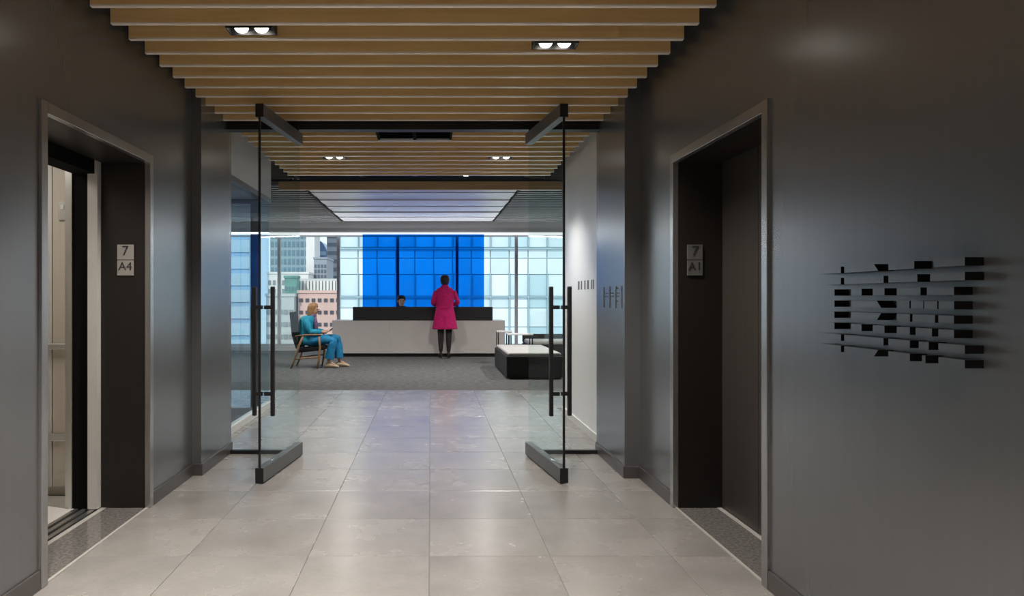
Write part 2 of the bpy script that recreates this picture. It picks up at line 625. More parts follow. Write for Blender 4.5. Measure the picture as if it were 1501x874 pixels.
slats(ce, PXL, PXR + 0.01, [3.48 + PITCH * k for k in range(-28, 11)])
DIFF = (-0.47, 0.19, 6.0, 6.44)
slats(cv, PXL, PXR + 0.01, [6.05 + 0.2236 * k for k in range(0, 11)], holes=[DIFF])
# black suspension rails carrying the slats
for par, y0, y1 in ((ce, YB, 5.83), (cv, 6.0, 8.35)):
    for x in (-1.2, -0.1, 1.0):
        boxobj('hanger_rail', x - 0.02, x + 0.02, y0, y1, SZ + 0.132, SZ + 0.17, 'void', par)

# air diffuser in the slats
df = empty('air_diffuser', (-0.14, 6.22, SZ), 'black two-slot ceiling air diffuser set into the oak slats', 'air vent')
m = MB()
m.box(DIFF[0], DIFF[1], DIFF[2], DIFF[2] + 0.02, SZ - 0.005, SZ + 0.12)
m.box(DIFF[0], DIFF[0] + 0.02, DIFF[2] + 0.02, DIFF[3] - 0.03, SZ - 0.005, SZ + 0.12)
m.box(DIFF[1] - 0.02, DIFF[1], DIFF[2] + 0.02, DIFF[3] - 0.03, SZ - 0.005, SZ + 0.12)
m.box(-0.155, -0.125, DIFF[2] + 0.02, DIFF[3] - 0.03, SZ - 0.005, SZ + 0.12)
m.box(DIFF[0], DIFF[1], DIFF[2], DIFF[3] - 0.03, SZ + 0.12, SZ + 0.13)
m.build('housing', 'void', df)
boxobj('lip', DIFF[0], DIFF[1], DIFF[3] - 0.03, DIFF[3], SZ - 0.008, SZ + 0.008, 'offwhite', df)
boxobj('back_plate', DIFF[0], DIFF[1], DIFF[3] - 0.03, DIFF[3], SZ + 0.0085, SZ + 0.119, 'void', df)
for xa, xb in ((DIFF[0] + 0.02, -0.155), (-0.125, DIFF[1] - 0.02)):
    for k in range(3):
        boxobj('blade', xa, xb, DIFF[2] + 0.08 + k * 0.11, DIFF[2] + 0.09 + k * 0.11, SZ + 0.02, SZ + 0.10, 'void', df)


# twin downlights between the slats
def downlight(x, y, label, watt, group, visible=True):
    d = empty('twin_downlight', (x, y, SZ), label, 'downlight', group)
    m = MB()
    w, h = 0.125, 0.055
    m.box(x - w, x + w, y - h, y - h + 0.006, SZ + 0.005, SZ + 0.11).box(x - w, x + w, y + h - 0.006, y + h, SZ + 0.005, SZ + 0.11)
    m.box(x - w, x - w + 0.006, y - h + 0.006, y + h - 0.006, SZ + 0.005, SZ + 0.11)
    m.box(x + w - 0.006, x + w, y - h + 0.006, y + h - 0.006, SZ + 0.005, SZ + 0.11)
    m.box(x - w, x + w, y - h, y + h, SZ + 0.11, SZ + 0.117)
    m.build('housing', 'black', d)
    for s in (-1, 1):
        cx_ = x + s * 0.053
        m = MB()
        m.loft([((cx_, y, SZ + 0.10), (0.030, 0, 0), (0, 0.030, 0)), ((cx_, y, SZ + 0.05), (0.046, 0, 0), (0, 0.046, 0)),
                ((cx_, y, SZ + 0.028), (0.048, 0, 0), (0, 0.048, 0))], n=20)
        r = m.build('reflector', 'black', d, smooth=True)
        MB().ball((cx_, y, SZ + 0.026), 0.037, scale=(1, 1, 0.75)).build('lens', 'bulb', r, smooth=True)
        spot('spot', (cx_, y, SZ - 0.022), watt, d)
    return d


g1 = 'twin downlights in the corridor slats'
downlight(-0.957, 3.83, 'lit twin downlight in corridor slats on the open lift side', DOWN_W, g1)
downlight(0.705, 4.055, 'lit twin downlight in corridor slats on the closed lift side', DOWN_W, g1)
downlight(-0.957, 1.596, 'lit twin downlight in corridor slats above the plain wall, open lift side', DOWN_W * 2.2, g1)
downlight(0.705, 0.477, 'lit twin downlight in corridor slats past the striped letter sign', DOWN_W, g1)
downlight(-0.957, -2.43, 'added unseen twin downlight washing the corridor end wall, open lift side', DOWN_W, g1)  # pair added behind the camera to brighten the slat fronts
downlight(0.705, -2.43, 'added unseen twin downlight washing the corridor end wall, closed lift side', DOWN_W, g1)
downlight(-0.957, -0.415, 'lit twin downlight in corridor slats before the end wall, open lift side', DOWN_W, g1)
downlight(0.705, -0.415, 'lit twin downlight in corridor slats before the end wall, closed lift side', DOWN_W, g1)
g2 = 'twin downlights behind the glass doors'
y_l = 6.05 + 0.2236 * 5 + 0.126
downlight(-0.98, y_l, 'lit twin downlight behind the glass door by the meeting room', DOWN_W, g2)
downlight(0.72, y_l, 'lit twin downlight behind the glass door by the white wall', DOWN_W, g2)

# ------------------------------------------------------------------ lifts


def lift(n, xin, sgn, is_open):
    """flush steel frame, dark jamb lining, polished sill; n is the door number"""
    side = 'open lift with beige cab and dark jambs' if is_open else 'closed lift door in dark jambs'
    e = empty('door_%d' % n, (xin, (EY0 + EY1) / 2, 0), kind='structure')
    tag(e, ('open lift doorway showing a beige cab, marked A4' if is_open else 'closed brown lift door in a dark recess, marked A1'), 'lift door')
    X = lambda a: xin + sgn * a     # a > 0 goes into the wall
    bx = lambda mb, a0, a1, y0, y1, z0, z1: mb.box(min(X(a0), X(a1)), max(X(a0), X(a1)), y0, y1, z0, z1)
    F, P = 0.052, 0.014
    for y0, y1 in ((EY0 - F, EY0), (EY1, EY1 + F)):
        m = MB()
        bx(m, -P, 0.02, y0, y1, 0.0, EH + F)
        m.build('frame_stile', 'frame', e, bevel=0.002, segs=1)
    m = MB()
    bx(m, -P, 0.02, EY0, EY1, EH, EH + F)
    m.build('frame_head', 'frame', e, bevel=0.002, segs=1)
    for y0, y1 in ((EY0 - 0.018, EY0), (EY1, EY1 + 0.018)):
        m = MB()
        bx(m, 0.021, WT, y0, y1, 0.0, EH)
        m.build('jamb', 'bronze', e)
    m = MB()
    bx(m, 0.021, WT, EY0, EY1, EH, EH + 0.018)
    m.build('soffit', 'bronze', e)
    m = MB()
    bx(m, 0.016, WT - 0.03, EY0, EY1, -0.03, 0.001)
    m.build('threshold', 'granite', e)
    m = MB()
    bx(m, 0.0, 0.016, EY0, EY1, -0.03, 0.003)
    bx(m, WT - 0.03, WT, EY0, EY1, -0.03, 0.003)
    m.build('metal_edge', 'alu', e)
    if not is_open:
        for k, (y0, y1) in enumerate(((EY0 - 0.05, (EY0 + EY1) / 2 + 0.1), ((EY0 + EY1) / 2 + 0.105, EY1 + 0.05))):
            m = MB()
            bx(m, WT + 0.002 + 0.0 * k, WT + 0.04, y0, y1, 0.006, EH + 0.03)
            m.build('door_panel', 'liftdoor', e)
    else:
        # landing door leaf slid back, its leading edge still showing
        m = MB()
        bx(m, WT + 0.003, WT + 0.062, EY1 - 0.045, EY1 + 0.5, 0.006, EH + 0.04)
        m.build('door_panel', 'offwhite', e)
        # running gap and car door frame
        m = MB()
        bx(m, WT + 0.062, WT + 0.165, EY1 - 0.02, EY1 + 0.5, 0.0, EH + 0.05)
        bx(m, WT + 0.02, WT + 0.15, EY0 - 0.3, EY1 + 0.3, EH - 0.075, EH + 0.2)
        m.build('door_pocket', 'void', e)
        m = MB()
        bx(m, WT, WT + 0.165, EY0 - 0.3, EY1 + 0.05, -0.05, -0.006)
        m.build('running_track', 'black', e)
        m = MB()
        bx(m, WT + 0.165, WT + 0.185, EY1 - 0.03, EY1 + 0.3, 0.0, EH)
        bx(m, WT + 0.195, WT + 0.215, EY1 - 0.01, EY1 + 0.3, 0.0, EH)
        m.build('car_door_frame', 'steel', e)
        for a in (0.02, 0.075, 0.13):
            m = MB()
            bx(m, WT + a, WT + a + 0.03, EY0 - 0.3, EY1 - 0.02, -0.006, 0.002)
            m.build('sill_rail', 'steel', e)
        # cab
        cx0 = WT + 0.215
        m = MB()
        bx(m, cx0 - 0.06, cx0 + 1.4, EY0 - 0.35, EY1 + 0.26, -0.05, 0.003)
        m.build('cab_floor', 'offwhite', e)
        far = EY1 + 0.26
        for pa, pb_, mt in ((0.003, 0.217, 'cab'), (0.223, 0.40, 'offwhite'), (0.405, 0.90, 'cab'), (0.905, 1.397, 'cab')):
            m = MB()
            bx(m, cx0 + pa, cx0 + pb_, far, far + 0.03, 0.06, 2.35)
            m.build('cab_panel', mt, e)
        m = MB()
        bx(m, cx0, cx0 + 1.4, far + 0.03, far + 0.05, 0, 2.4)
        bx(m, cx0 + 1.4, cx0 + 1.45, EY0 - 0.35, far + 0.05, 0, 2.4)
        bx(m, cx0 - 0.0, cx0 + 1.45, EY0 - 0.40, EY0 - 0.35, 0, 2.4)
        bx(m, cx0 - 0.06, cx0 + 1.45, EY0 - 0.40, far + 0.05, 2.36, 2.42)
        m.build('cab_shell', 'cab', e)
        m = MB()
        bx(m, cx0 + 0.02, cx0 + 1.3, far - 0.05, far - 0.02, 0.95, 0.99)
        bx(m, cx0 + 0.02, cx0 + 1.3, far - 0.03, far - 0.002, 0.36, 0.41)
        m.build('handrail', 'steel', e, bevel=0.006)
        m = MB()
        bx(m, cx0 + 0.12, cx0 + 0.176, far - 0.012, far - 0.0005, 1.78, 1.90)
        cpn = m.build('call_panel', 'steel', e, bevel=0.003)
        m = MB()
        bx(m, cx0 + 0.138, cx0 + 0.158, far - 0.018, far - 0.0125, 1.85, 1.88)
        m.build('floor_display', 'white', cpn)
        m = MB()
        bx(m, cx0 + 0.3, cx0 + 1.1, EY0 + 0.1, EY1 - 0.2, 2.345, 2.359)
        m.build('cab_lamp', 'lampglow', e)
        a = bpy.data.lights.new('cab_light', 'AREA')
        a.shape = 'RECTANGLE'
        a.size, a.size_y = 0.8, 0.8
        a.energy = 4
        a.color = (1.0, 0.93, 0.82)
        ao = bpy.data.objects.new('cab_light', a)
        COL.objects.link(ao)
        ao.parent = e
        ao.location = (sgn * (cx0 + 0.6), 0, 2.33)
    return e


lift1 = lift(1, XL, -1, True)
lift2 = lift(2, XR, 1, False)


def lift_plate(x0, x1, txt, mat, label):
    y = EY1
    z0, zm, z1 = 1.417, 1.512, 1.605
    e = empty('lift_sign', ((x0 + x1) / 2, y, z0), label, 'sign')
    boxobj('plate', x0, x1, y - 0.006, y - 0.0005, z0, zm - 0.002, mat, e, bevel=0.001, segs=1)
    boxobj('plate', x0, x1, y - 0.006, y - 0.0005, zm + 0.002, z1, mat, e, bevel=0.001, segs=1)
    text_mesh('numeral', '7', 0.085, 0.001, 'ink', e, ((x0 + x1) / 2, y - 0.007, (zm + z1) / 2 + 0.006), (R(90), 0, 0))
    text_mesh('lettering', txt, 0.072, 0.001, 'ink', e, ((x0 + x1) / 2, y - 0.007, (z0 + zm) / 2 + 0.006), (R(90), 0, 0))


lift_plate(-1.906, -1.806, 'A4', 'plate', 'pale two-piece plate reading 7 and A4 on the open lift jamb')
lift_plate(1.562, 1.656, 'A1', 'platedark', 'grey two-piece plate reading 7 and A1 on the closed lift jamb')

# ------------------------------------------------------------------ striped letter sign on the right wall
UN = 0.0301
sg = empty('wall_sign', (XR, 2.29, 1.09), 'large eight-stripe IBM letters standing off the grey wall', 'sign')
Y_I = 2.65                       # far end (start of the letters)
ROWS = [
    [(0, 4.66, 0), (5.33, 11.6, 1), (13.3, 17.3, 0), (20.0, 24, 0)],
    [(0, 4.66, 0), (5.33, 12.5, 0), (13.3, 17.75, 0), (19.55, 24, 0)],
    [(1.33, 3.33, 0), (6.66, 8.66, 0), (10.66, 12.66, 0), (14.65, 18.2, 0), (19.1, 22.67, 0)],
    [(1.33, 3.33, 0), (6.66, 12.1, 1), (14.65, 16.6, 0), (16.8, 18.6, 0), (18.72, 20.5, 0), (20.7, 22.67, 0)],
    [(1.33, 3.33, 0), (6.66, 12.1, 2), (14.65, 16.65, 0), (17.05, 20.2, 0), (20.66, 22.67, 0)],
    [(1.33, 3.33, 0), (6.66, 8.66, 0), (10.66, 12.66, 0), (14.65, 16.65, 0), (17.5, 19.8, 0), (20.66, 22.67, 0)],
    [(0, 4.66, 0), (5.33, 12.5, 0), (13.3, 16.65, 0), (17.95, 19.35, 0), (20.66, 24, 0)],
    [(0, 4.66, 0), (5.33, 11.6, 2), (13.3, 16.65, 0), (18.4, 18.9, 0), (20.66, 24, 0)],
]
BAR, PIT, DEP = 0.0225, 0.0396, 0.052
for r, row in enumerate(ROWS):
    z1 = 1.39 - r * PIT
    z0 = z1 - BAR
    for u0, u1, sl in row:
        ya, yb = Y_I - u0 * UN, Y_I - u1 * UN       # ya is the far end
        m = MB()
        s0 = 0.022 if sl == 1 else 0.0
        s1 = 0.022 if sl == 2 else 0.0
        # outline in (y, z): bar with an optional slanted near end
        pts = [(ya, z0), (yb + s1, z0), (yb + s0, z1), (ya, z1)]
        m.prism(pts, 'X', XR - DEP, XR - 0.0005)
        bmesh.ops.recalc_face_normals(m.bm, faces=m.bm.faces)
        for f in m.bm.faces:
            f.normal_update()
            if abs(f.normal.y) > 0.5:
                f.material_index = 1  # bar ends coloured black for the shade in the letter gaps
        m.build('letter_bar', ['wall', 'void'], sg)

# small lettering on the pier and on the white wall behind it
lt = empty('pier_lettering', (PXR, 5.42, 1.21), 'four thin dark letters fixed to the grey metal pier', 'lettering')
for k, px in enumerate((885.5, 894.0, 903.0, 911.5)):
    y = PXR * 1050 / (px - 631)
    boxobj('stroke', PXR - 0.003, PXR - 0.0005, y - 0.014, y + 0.014, 1.205, 1.367, 'inkgrey', lt)
    if k < 3:
        y2 = PXR * 1050 / ((885.5, 894.0, 903.0, 911.5)[k + 1] - 631)
        if k == 2:
            boxobj('stroke', PXR - 0.003, PXR - 0.0005, y - 0.06, y - 0.014, 1.25, 1.262, 'inkgrey', lt)
            boxobj('stroke', PXR - 0.003, PXR - 0.0005, y - 0.06, y - 0.014, 1.345, 1.357, 'inkgrey', lt)
        boxobj('stroke', PXR - 0.002, PXR - 0.0005, y2 + 0.06, y - 0.014, 1.312, 1.320, 'inkgrey', lt)
        boxobj('stroke', PXR - 0.002, PXR - 0.0005, y2 + 0.06, y - 0.014, 1.288, 1.296, 'inkgrey', lt)

# ------------------------------------------------------------------ portal: header, floor channel, sidelights
tr1 = empty('trim_1', (-0.137, YP1 - 0.05, 0), kind='structure')
tag(tr1, 'black glazing header and floor channel of the glass entrance', 'glazing frame')
boxobj('header', PXL, PXR, YP1 - 0.11, YP1 - 0.01, 2.655, SZ + 0.13, 'black', tr1)
DXL, DXR = -1.068, 0.800        # pivots
for xa, xb in ((PXL, DXL - 0.01), (DXR + 0.01, PXR)):
    boxobj('floor_channel', xa, xb, YP1 - 0.075, YP1 - 0.035, 0.0, 0.03, 'black', tr1)
for n, xa, xb, lb in ((1, PXL + 0.004, DXL - 0.012, 'fixed clear glass sidelight beside the meeting room door leaf'),
                      (2, DXR + 0.012, PXR - 0.004, 'fixed clear glass sidelight beside the lettered pier')):
    o = boxobj('window_%d' % n, xa, xb, YP1 - 0.061, YP1 - 0.049, 0.0301, 2.655, 'glass')
    struct(o, lb, 'glass panel')


def glass_door(pivot, near, label):
    """frameless leaf between rails, standing open toward the corridor"""
    pv, nr = Vector((*pivot, 0)), Vector((*near, 0))
    d = nr - pv
    W = d.length
    ang = math.atan2(d.y, d.x)
    e = empty('glass_door', (pivot[0], pivot[1], 0), label, 'door', 'open glass entrance doors', rz=ang)
    HT = 2.617
    boxobj('bottom_rail', 0, W, -0.028, 0.028, 0.008, 0.108, 'rail', e, bevel=0.002, segs=1, local=True)
    boxobj('top_rail', 0, W, -0.028, 0.028, 2.527, HT, 'rail', e, bevel=0.002, segs=1, local=True)
    boxobj('end_cap', W + 0.0005, W + 0.006, -0.029, 0.029, 0.007, 0.109, 'black', e, local=True)
    boxobj('end_cap', W + 0.0005, W + 0.006, -0.029, 0.029, 2.526, HT + 0.001, 'black', e, local=True)
    g = boxobj('glass_pane', 0.004, W - 0.004, -0.006, 0.006, 0.1085, 2.5265, 'glass', e, local=True)
    boxobj('edge_seal', W - 0.0035, W + 0.004, -0.008, 0.008, 0.1095, 2.5255, 'black', e, local=True)
    MB().tube([(0.07, 0, HT), (0.07, 0, HT + 0.05)], 0.018, 12).build('pivot', 'black', e, local=True)
    MB().tube([(0.07, 0, 0.0), (0.07, 0, 0.012)], 0.018, 12).build('pivot', 'black', e, local=True)
    for s in (-1, 1):
        m = MB()
        m.box(W - 0.095, W - 0.065, s * 0.066 - 0.014, s * 0.066 + 0.014, 0.455, 1.36)
        h = m.build('pull_handle', 'black', e, bevel=0.006, local=True)
        for z in (0.61, 1.215):
            y0, y1 = sorted((s * 0.0065, s * 0.054))
            m = MB()
            m.box(W - 0.092, W - 0.068, y0, y1, z - 0.013, z + 0.013)
            m.build('standoff', 'black', h, local=True)
    return e


glass_door((DXL, 5.84), (-1.176, 4.93), 'open frameless glass door with black rails on the seated person side')
glass_door((DXR, 5.84), (0.918, 4.93), 'open frameless glass door with black rails by the lettered pier')

# ------------------------------------------------------------------ vestibule behind the doors
wv = boxobj('wall_right_vestibule', 1.48, 1.62, YP1, 8.0, -0.02, CZ, 'glosswhite')
struct(wv, 'white painted wall behind the right glass sidelight', 'wall')
o = boxobj('baseboard_right_vestibule', 1.466, 1.48, YP1 + 0.001, 8.0, 0, 0.07, 'white')
struct(o, 'white baseboard along the white vestibule wall', 'baseboard')
lt2 = empty('wall_lettering', (1.48, 6.8, 1.364), 'row of small grey letters on the white wall behind the glass', 'lettering')
for px, w in ((848.5, 0.07), (852.5, 0.05), (857.5, 0.045), (862.0, 0.06), (867.5, 0.035), (870.0, 0.03)):
    y = 1.48 * 1050 / (px - 631)
    boxobj('stroke', 1.4775, 1.4795, y - w / 2, y + w / 2, 1.362, 1.447, 'inkgrey', lt2)

# meeting room on the left: glazed partition with dark head and white foot
wm = boxobj('wall_left_vestibule', -1.96, -1.87, YP1, YPART, 2.44, CZ, 'lobbywall')
struct(wm, 'pale wall band above the meeting room glazing', 'wall')
p = empty('window_3', (-1.9, 7.2, 0), kind='structure')
tag(p, 'glazed meeting room partition with dark head and white foot rail', 'glass partition')
boxobj('head_rail', -1.94, -1.865, YP1, YPART, 2.385, 2.44, 'rail', p)
boxobj('foot_rail', -1.93, -1.862, YP1, YPART, 0.0, 0.07, 'white', p)
for k in range(2):
    y0, y1 = YP1 + 0.01 + k * 1.22, YP1 + 1.215 + k * 1.22
    boxobj('pane', -1.905, -1.893, y0, y1, 0.07, 2.385, 'partglass', p)
p = empty('window_4', (-2.9, YPART, 0), kind='structure')
tag(p, 'cross glazing of the meeting room with dark corner post', 'glass partition')
boxobj('corner_post', -2.11, -2.01, YPART, YPART + 0.08, 0.0, 2.44, 'rail', p)
boxobj('side_pane', -2.01, -1.90, YPART + 0.03, YPART + 0.042, 0.0, 2.40, 'partglass', p)
boxobj('head_rail', -4.5, -2.11, YPART, YPART + 0.06, 2.385, 2.44, 'rail', p)
boxobj('pane', -4.5, -2.112, YPART + 0.03, YPART + 0.042, 0.0, 2.385, 'partglass', p)
o = boxobj('ceiling_meeting_room', -4.6, -1.96, YP1, YPART + 0.08, 2.44, 2.56, 'greyceil')
struct(o, 'pale grey ceiling of the glass meeting room', 'ceiling')
m = MB()
m.box(-4.75, -4.6, YP1 - 0.15, YPART, -0.02, CZ).box(-4.75, -2.06, YP1 - 0.15, YP1, -0.02, CZ)
struct(m.build('wall_meeting_room', 'lobbywall'), 'white inner walls of the glass meeting room', 'wall')

# ------------------------------------------------------------------ lobby shell
m = MB()
m.box(LXL - 0.15, LXL, YPART, YW + 0.3, -0.02, 3.3)
struct(m.build('wall_left_lobby', 'lobbywall'), 'white lobby side wall beyond the seated person', 'wall')
m = MB()
m.box(LXR, LXR + 0.15, 7.8, YW + 0.3, -0.02, 3.3)
struct(m.build('wall_right_lobby', 'lobbywall'), 'white lobby side wall beyond the bench', 'wall')
m = MB()
m.box(1.62, LXR + 0.15, 7.85, 8.0, -0.02, 3.3).box(LXL - 0.15, -4.75, YPART - 0.15, YPART, -0.02, 3.3)
m.box(LXL - 0.15, -2.3, YPART + 0.1, YPART + 0.2, CZ - 0.45, 3.3).box(1.9, LXR, 8.0, 8.1, 2.9, 3.3)
struct(m.build('wall_back_lobby', 'lobbywall'), 'white lobby walls facing the windows', 'wall')
m = MB()
m.box(LXL - 0.15, LXR + 0.15, 7.8, YW + 0.3, 3.3, 3.4)
m.box(-4.8, 5.5, -3.2, 8.4, 3.3, 3.4)
m.box(-4.8, -4.75, -3.2, 8.4, -0.1, 3.3)
m.box(3.4, 3.5, -3.2, 7.85, -0.1, 3.3)
m.box(-4.8, 3.5, -3.25, -3.16, -0.1, 3.4)
m.box(-4.8, XL - 0.2, -3.2, YP1, -0.2, -0.13)
m.box(XR + 0.2, 3.5, -3.2, 8.0, -0.2, -0.13)
m.box(3.0, 5.5, 7.8, YC, -0.2, -0.13)
m.box(LXL, -4.5, YPART - 0.1, YC, -0.2, -0.13)
struct(m.build('ceiling_leak_shell', 'greyceil'), 'added unseen outer shell keeping stray daylight out', 'ceiling')  # unseen shell added to stop daylight leaking in over the ceilings

# oak beam at the end of the slats, with a black track and heads above it
bmn = boxobj('trim_2', -2.10, 1.82, 9.90, 9.98, 2.78, 2.895, 'beamwood', bevel=0.004, segs=1)
struct(bmn, 'long oak beam closing the slatted ceiling', 'beam')
for x in (-1.9, 1.6):
    boxobj('hanger', x - 0.01, x + 0.01, 9.93, 9.95, 2.895, CZ, 'black', bmn)
tk = empty('light_track', (-0.14, 9.3, CZ), 'black ceiling light track with spot heads above the oak beam', 'track light')
boxobj('track', -1.5, 1.3, 9.28, 9.32, CZ - 0.03, CZ - 0.0005, 'black', tk)
for x, lit in ((0.46, 1), (-0.9, 0), (1.25, 0), (-0.2, 0)):
    m = MB()
    m.tube([(x, 9.3, CZ - 0.03), (x, 9.3, CZ - 0.06)], 0.012, 8)
    m.tube([(x, 9.3, CZ - 0.06), (x, 9.3, CZ - 0.13)], [0.03, 0.045], 14)
    h = m.build('spot_head', 'black', tk)
    MB().tube([(x, 9.3, CZ - 0.131), (x, 9.3, CZ - 0.134)], 0.035, 14).build('lens', 'lampglow' if lit else 'black', h)
    if lit:
        spot('spot', (x, 9.3, CZ - 0.15), 40, tk, angle=80)

# lobby ceiling: pale planks down the middle, grey planks each side
lc = boxobj('ceiling_lobby', LXL, LXR, YC + 0.05, YW, LCZ + 0.05, LCZ + 0.12, 'void')
struct(lc, 'lobby ceiling of pale metal planks flanked by grey slats', 'ceiling')
PX0, PX1 = -2.07, 1.47
y = 11.5
k = 0
fp = fg = fh = None
while y + 0.47 < YW - 0.1:
    c = ((PX0 + PX1) / 2, y + 0.22, LCZ + (0.0, 0.012, 0.004, 0.016)[k % 4])
    k += 1
    if fp is None:
        fp = MB().box(PX0, PX1, y, y + 0.425, LCZ, LCZ + 0.03).build('plank', 'plank', lc, origin=c, bevel=0.002, segs=1)
    else:
        clone(fp, lc, c)
    y += 0.47
y = 11.5
while y + 0.15 < YW - 0.1:
    for xa, xb in ((LXL + 0.02, PX0 - 0.03), (PX1 + 0.03, LXR - 0.02)):
        c = ((xa + xb) / 2, y, LCZ)
        src = fg if xa < 0 else fh
        if src is None:
            o = MB().box(xa, xb, y, y + 0.05, LCZ - 0.02, LCZ + 0.06).build('slat', 'greyplank', lc, origin=c)
            if xa < 0:
                fg = o
            else:
                fh = o
        else:
            clone(src, lc, c)
    y += 0.24

# lamps added out of view to brighten the lobby
for x, y, lb in ((-4.6, 12.0, 'added unseen lobby lamp in the grey slats, meeting room side'),
                 (-4.6, 14.8, 'added unseen lobby lamp in the grey slats near the windows, seated person side'),
                 (-1.4, 11.86, 'added unseen lamp in the first pale planks, meeting room side'),
                 (0.9, 11.86, 'added unseen lamp in the first pale planks, bench side'),
                 (3.4, 12.0, 'added unseen lobby lamp in the grey slats, bench side'),
                 (3.4, 14.8, 'added unseen lobby lamp in the grey slats over the grey sofa')):
    e = empty('added_lobby_lamp', (x, y, LCZ), lb, 'downlight', 'added lobby lamps')
    zc = LCZ - 0.021 if abs(x) > 2 else LCZ - 0.001
    m = MB()
    m.tube([(x, y, zc), (x, y, zc - 0.008)], 0.07, 20)
    m.build('trim_ring', 'white', e)
    MB().tube([(x, y, zc - 0.0085), (x, y, zc - 0.011)], 0.055, 20).build('lens', 'lampglow', e)
    spot('spot', (x, y, zc - 0.03), LOBBY_W, e, angle=150, blend=0.6, col=(1, 0.95, 0.88))

# window wall
o = boxobj('wall_window_bulkhead', LXL, LXR, YW - 0.12, YW + 0.1, 2.87, 3.3, 'bulkhead')
struct(o, 'grey bulkhead above the windows', 'wall')
m = MB()
m.box(LXL, LXR, YW - 0.1, YW + 0.12, -0.02, 0.10)
struct(m.build('wall_window_sill', 'mullion'), 'low grey sill under the windows', 'wall')
o = boxobj('trim_3', LXL, LXR, YW - 0.15, YW - 0.02, 2.815, 2.868, 'blindbox')  # glow added to the blind box as a light source
struct(o, 'white blind box along the window head with an added glow', 'blind box')
cl_ = bpy.data.lights.new('ceiling_fill', 'AREA')  # added area light to brighten the ceiling planks
cl_.shape = 'RECTANGLE'
cl_.size, cl_.size_y = 12.0, 0.05
cl_.energy = 26
cl_.color = (0.97, 0.98, 1.0)
co_ = bpy.data.objects.new('ceiling_fill', cl_)
COL.objects.link(co_)
co_.parent = o
co_.location = (-0.75, YW - 0.18, 2.85)
co_.rotation_euler = Vector((0, -1, 0.55)).to_track_quat('-Z', 'Y').to_euler()
MX = [-0.8 + 1.45 * k for k in range(-5, 5)]
edges = [LXL] + [x for x in MX if LXL < x < LXR] + [LXR]
for k in range(len(edges) - 1):
    xa, xb = edges[k], edges[k + 1]
    e = empty('window_%d' % (k + 5), ((xa + xb) / 2, YW, 0.1), kind='structure')
    where = ('behind the blue glass screen' if -1.0 < (xa + xb) / 2 < 1.0 else
             'beyond the seated person' if xa < -1 else 'beyond the bench')
    tag(e, 'tall tinted office window pane with grey mullions ' + where, 'window', 'tall lobby windows ' + where)
    boxobj('pane', xa + 0.035, xb - 0.035, YW + 0.03, YW + 0.042, 0.16, 2.78, 'winglass', e)
    boxobj('mullion', xb - 0.035, xb + 0.035, YW - 0.02, YW + 0.1, 0.10, 2.87, 'mullion', e)
    boxobj('rail', xa + 0.035, xb - 0.035, YW, YW + 0.08, 0.10, 0.16, 'mullion', e)
    boxobj('rail', xa + 0.035, xb - 0.035, YW, YW + 0.08, 2.78, 2.87, 'mullion', e)

# blue glass screen in front of the windows
bs = empty('blue_glass_screen', (-0.17, 17.25, 0), 'tall translucent blue glass screen behind the reception desk', 'glass screen')
boxobj('pane', -1.635, 1.29, 17.245, 17.257, 0.03, 2.815, 'blue', bs)
boxobj('base_channel', -1.635, 1.29, 17.23, 17.272, 0.0, 0.03, 'black', bs)

# ------------------------------------------------------------------ reception desk
YD = 15.58
dk = empty('reception_desk', (-0.25, YD, 0), 'long white reception desk with raised black counter and black plinth', 'desk')
boxobj('plinth', -2.05, 1.52, YD + 0.05, YD + 0.7, 0.0, 0.075, 'black', dk)
for k in range(3):
    xa = -2.14 + k * 1.254
    boxobj('front_panel', xa, xa + 1.252, YD, YD + 0.03, 0.075, 0.79, 'desk', dk, bevel=0.001, segs=1)
m = MB()
m.box(-2.14, 1.622, YD + 0.03, YD + 0.75, 0.75, 0.79)
m.box(-2.14, -2.10, YD + 0.03, YD + 0.75, 0.075, 0.75).box(1.582, 1.622, YD + 0.03, YD + 0.75, 0.075, 0.75)
m.build('body', 'desk', dk)
m = MB()
m.box(-1.69, 1.352, YD - 0.004, YD + 0.03, 0.79, 1.086)
m.box(-1.69, 1.352, YD + 0.03, YD + 0.32, 1.05, 1.086)
m.box(-1.69, -1.65, YD + 0.03, YD + 0.32, 0.79, 1.05).box(1.312, 1.352, YD + 0.03, YD + 0.32, 0.79, 1.05)
m.build('counter', 'black', dk, bevel=0.003, segs=1)

# ------------------------------------------------------------------ bench, side tables, far sofa
bn = empty('lounge_bench', (1.65, 12.3, 0), 'low dark grey block bench with pale top cushion beside the glass door', 'bench')
boxobj('body', 1.20, 2.10, 11.30, 13.38, 0.02, 0.36, 'fabric', bn, bevel=0.015)
boxobj('plinth', 1.26, 2.04, 11.36, 13.32, 0.0, 0.02, 'black', bn)
for k in range(3):
    y0 = 11.34 + k * 0.675
    boxobj('cushion', 1.23, 2.07, y0, y0 + 0.66, 0.36, 0.41, 'cushion', bn, bevel=0.02, segs=3)


def side_table(x0, x1, y0, y1, h, label):
    e = empty('side_table', ((x0 + x1) / 2, (y0 + y1) / 2, 0), label, 'table', 'thin-legged side tables by the bench')
    boxobj('table_top', x0, x1, y0, y1, h - 0.025, h, 'white', e, bevel=0.004, segs=1)
    for x in (x0 + 0.02, x1 - 0.02):
        for y in (y0 + 0.02, y1 - 0.02):
            boxobj('leg', x - 0.01, x + 0.01, y - 0.01, y + 0.01, 0.0, h - 0.025, 'black', e)
    boxobj('foot_bar', x0 + 0.03, x1 - 0.03, y0 + 0.01, y0 + 0.03, 0.03, 0.05, 'black', e)


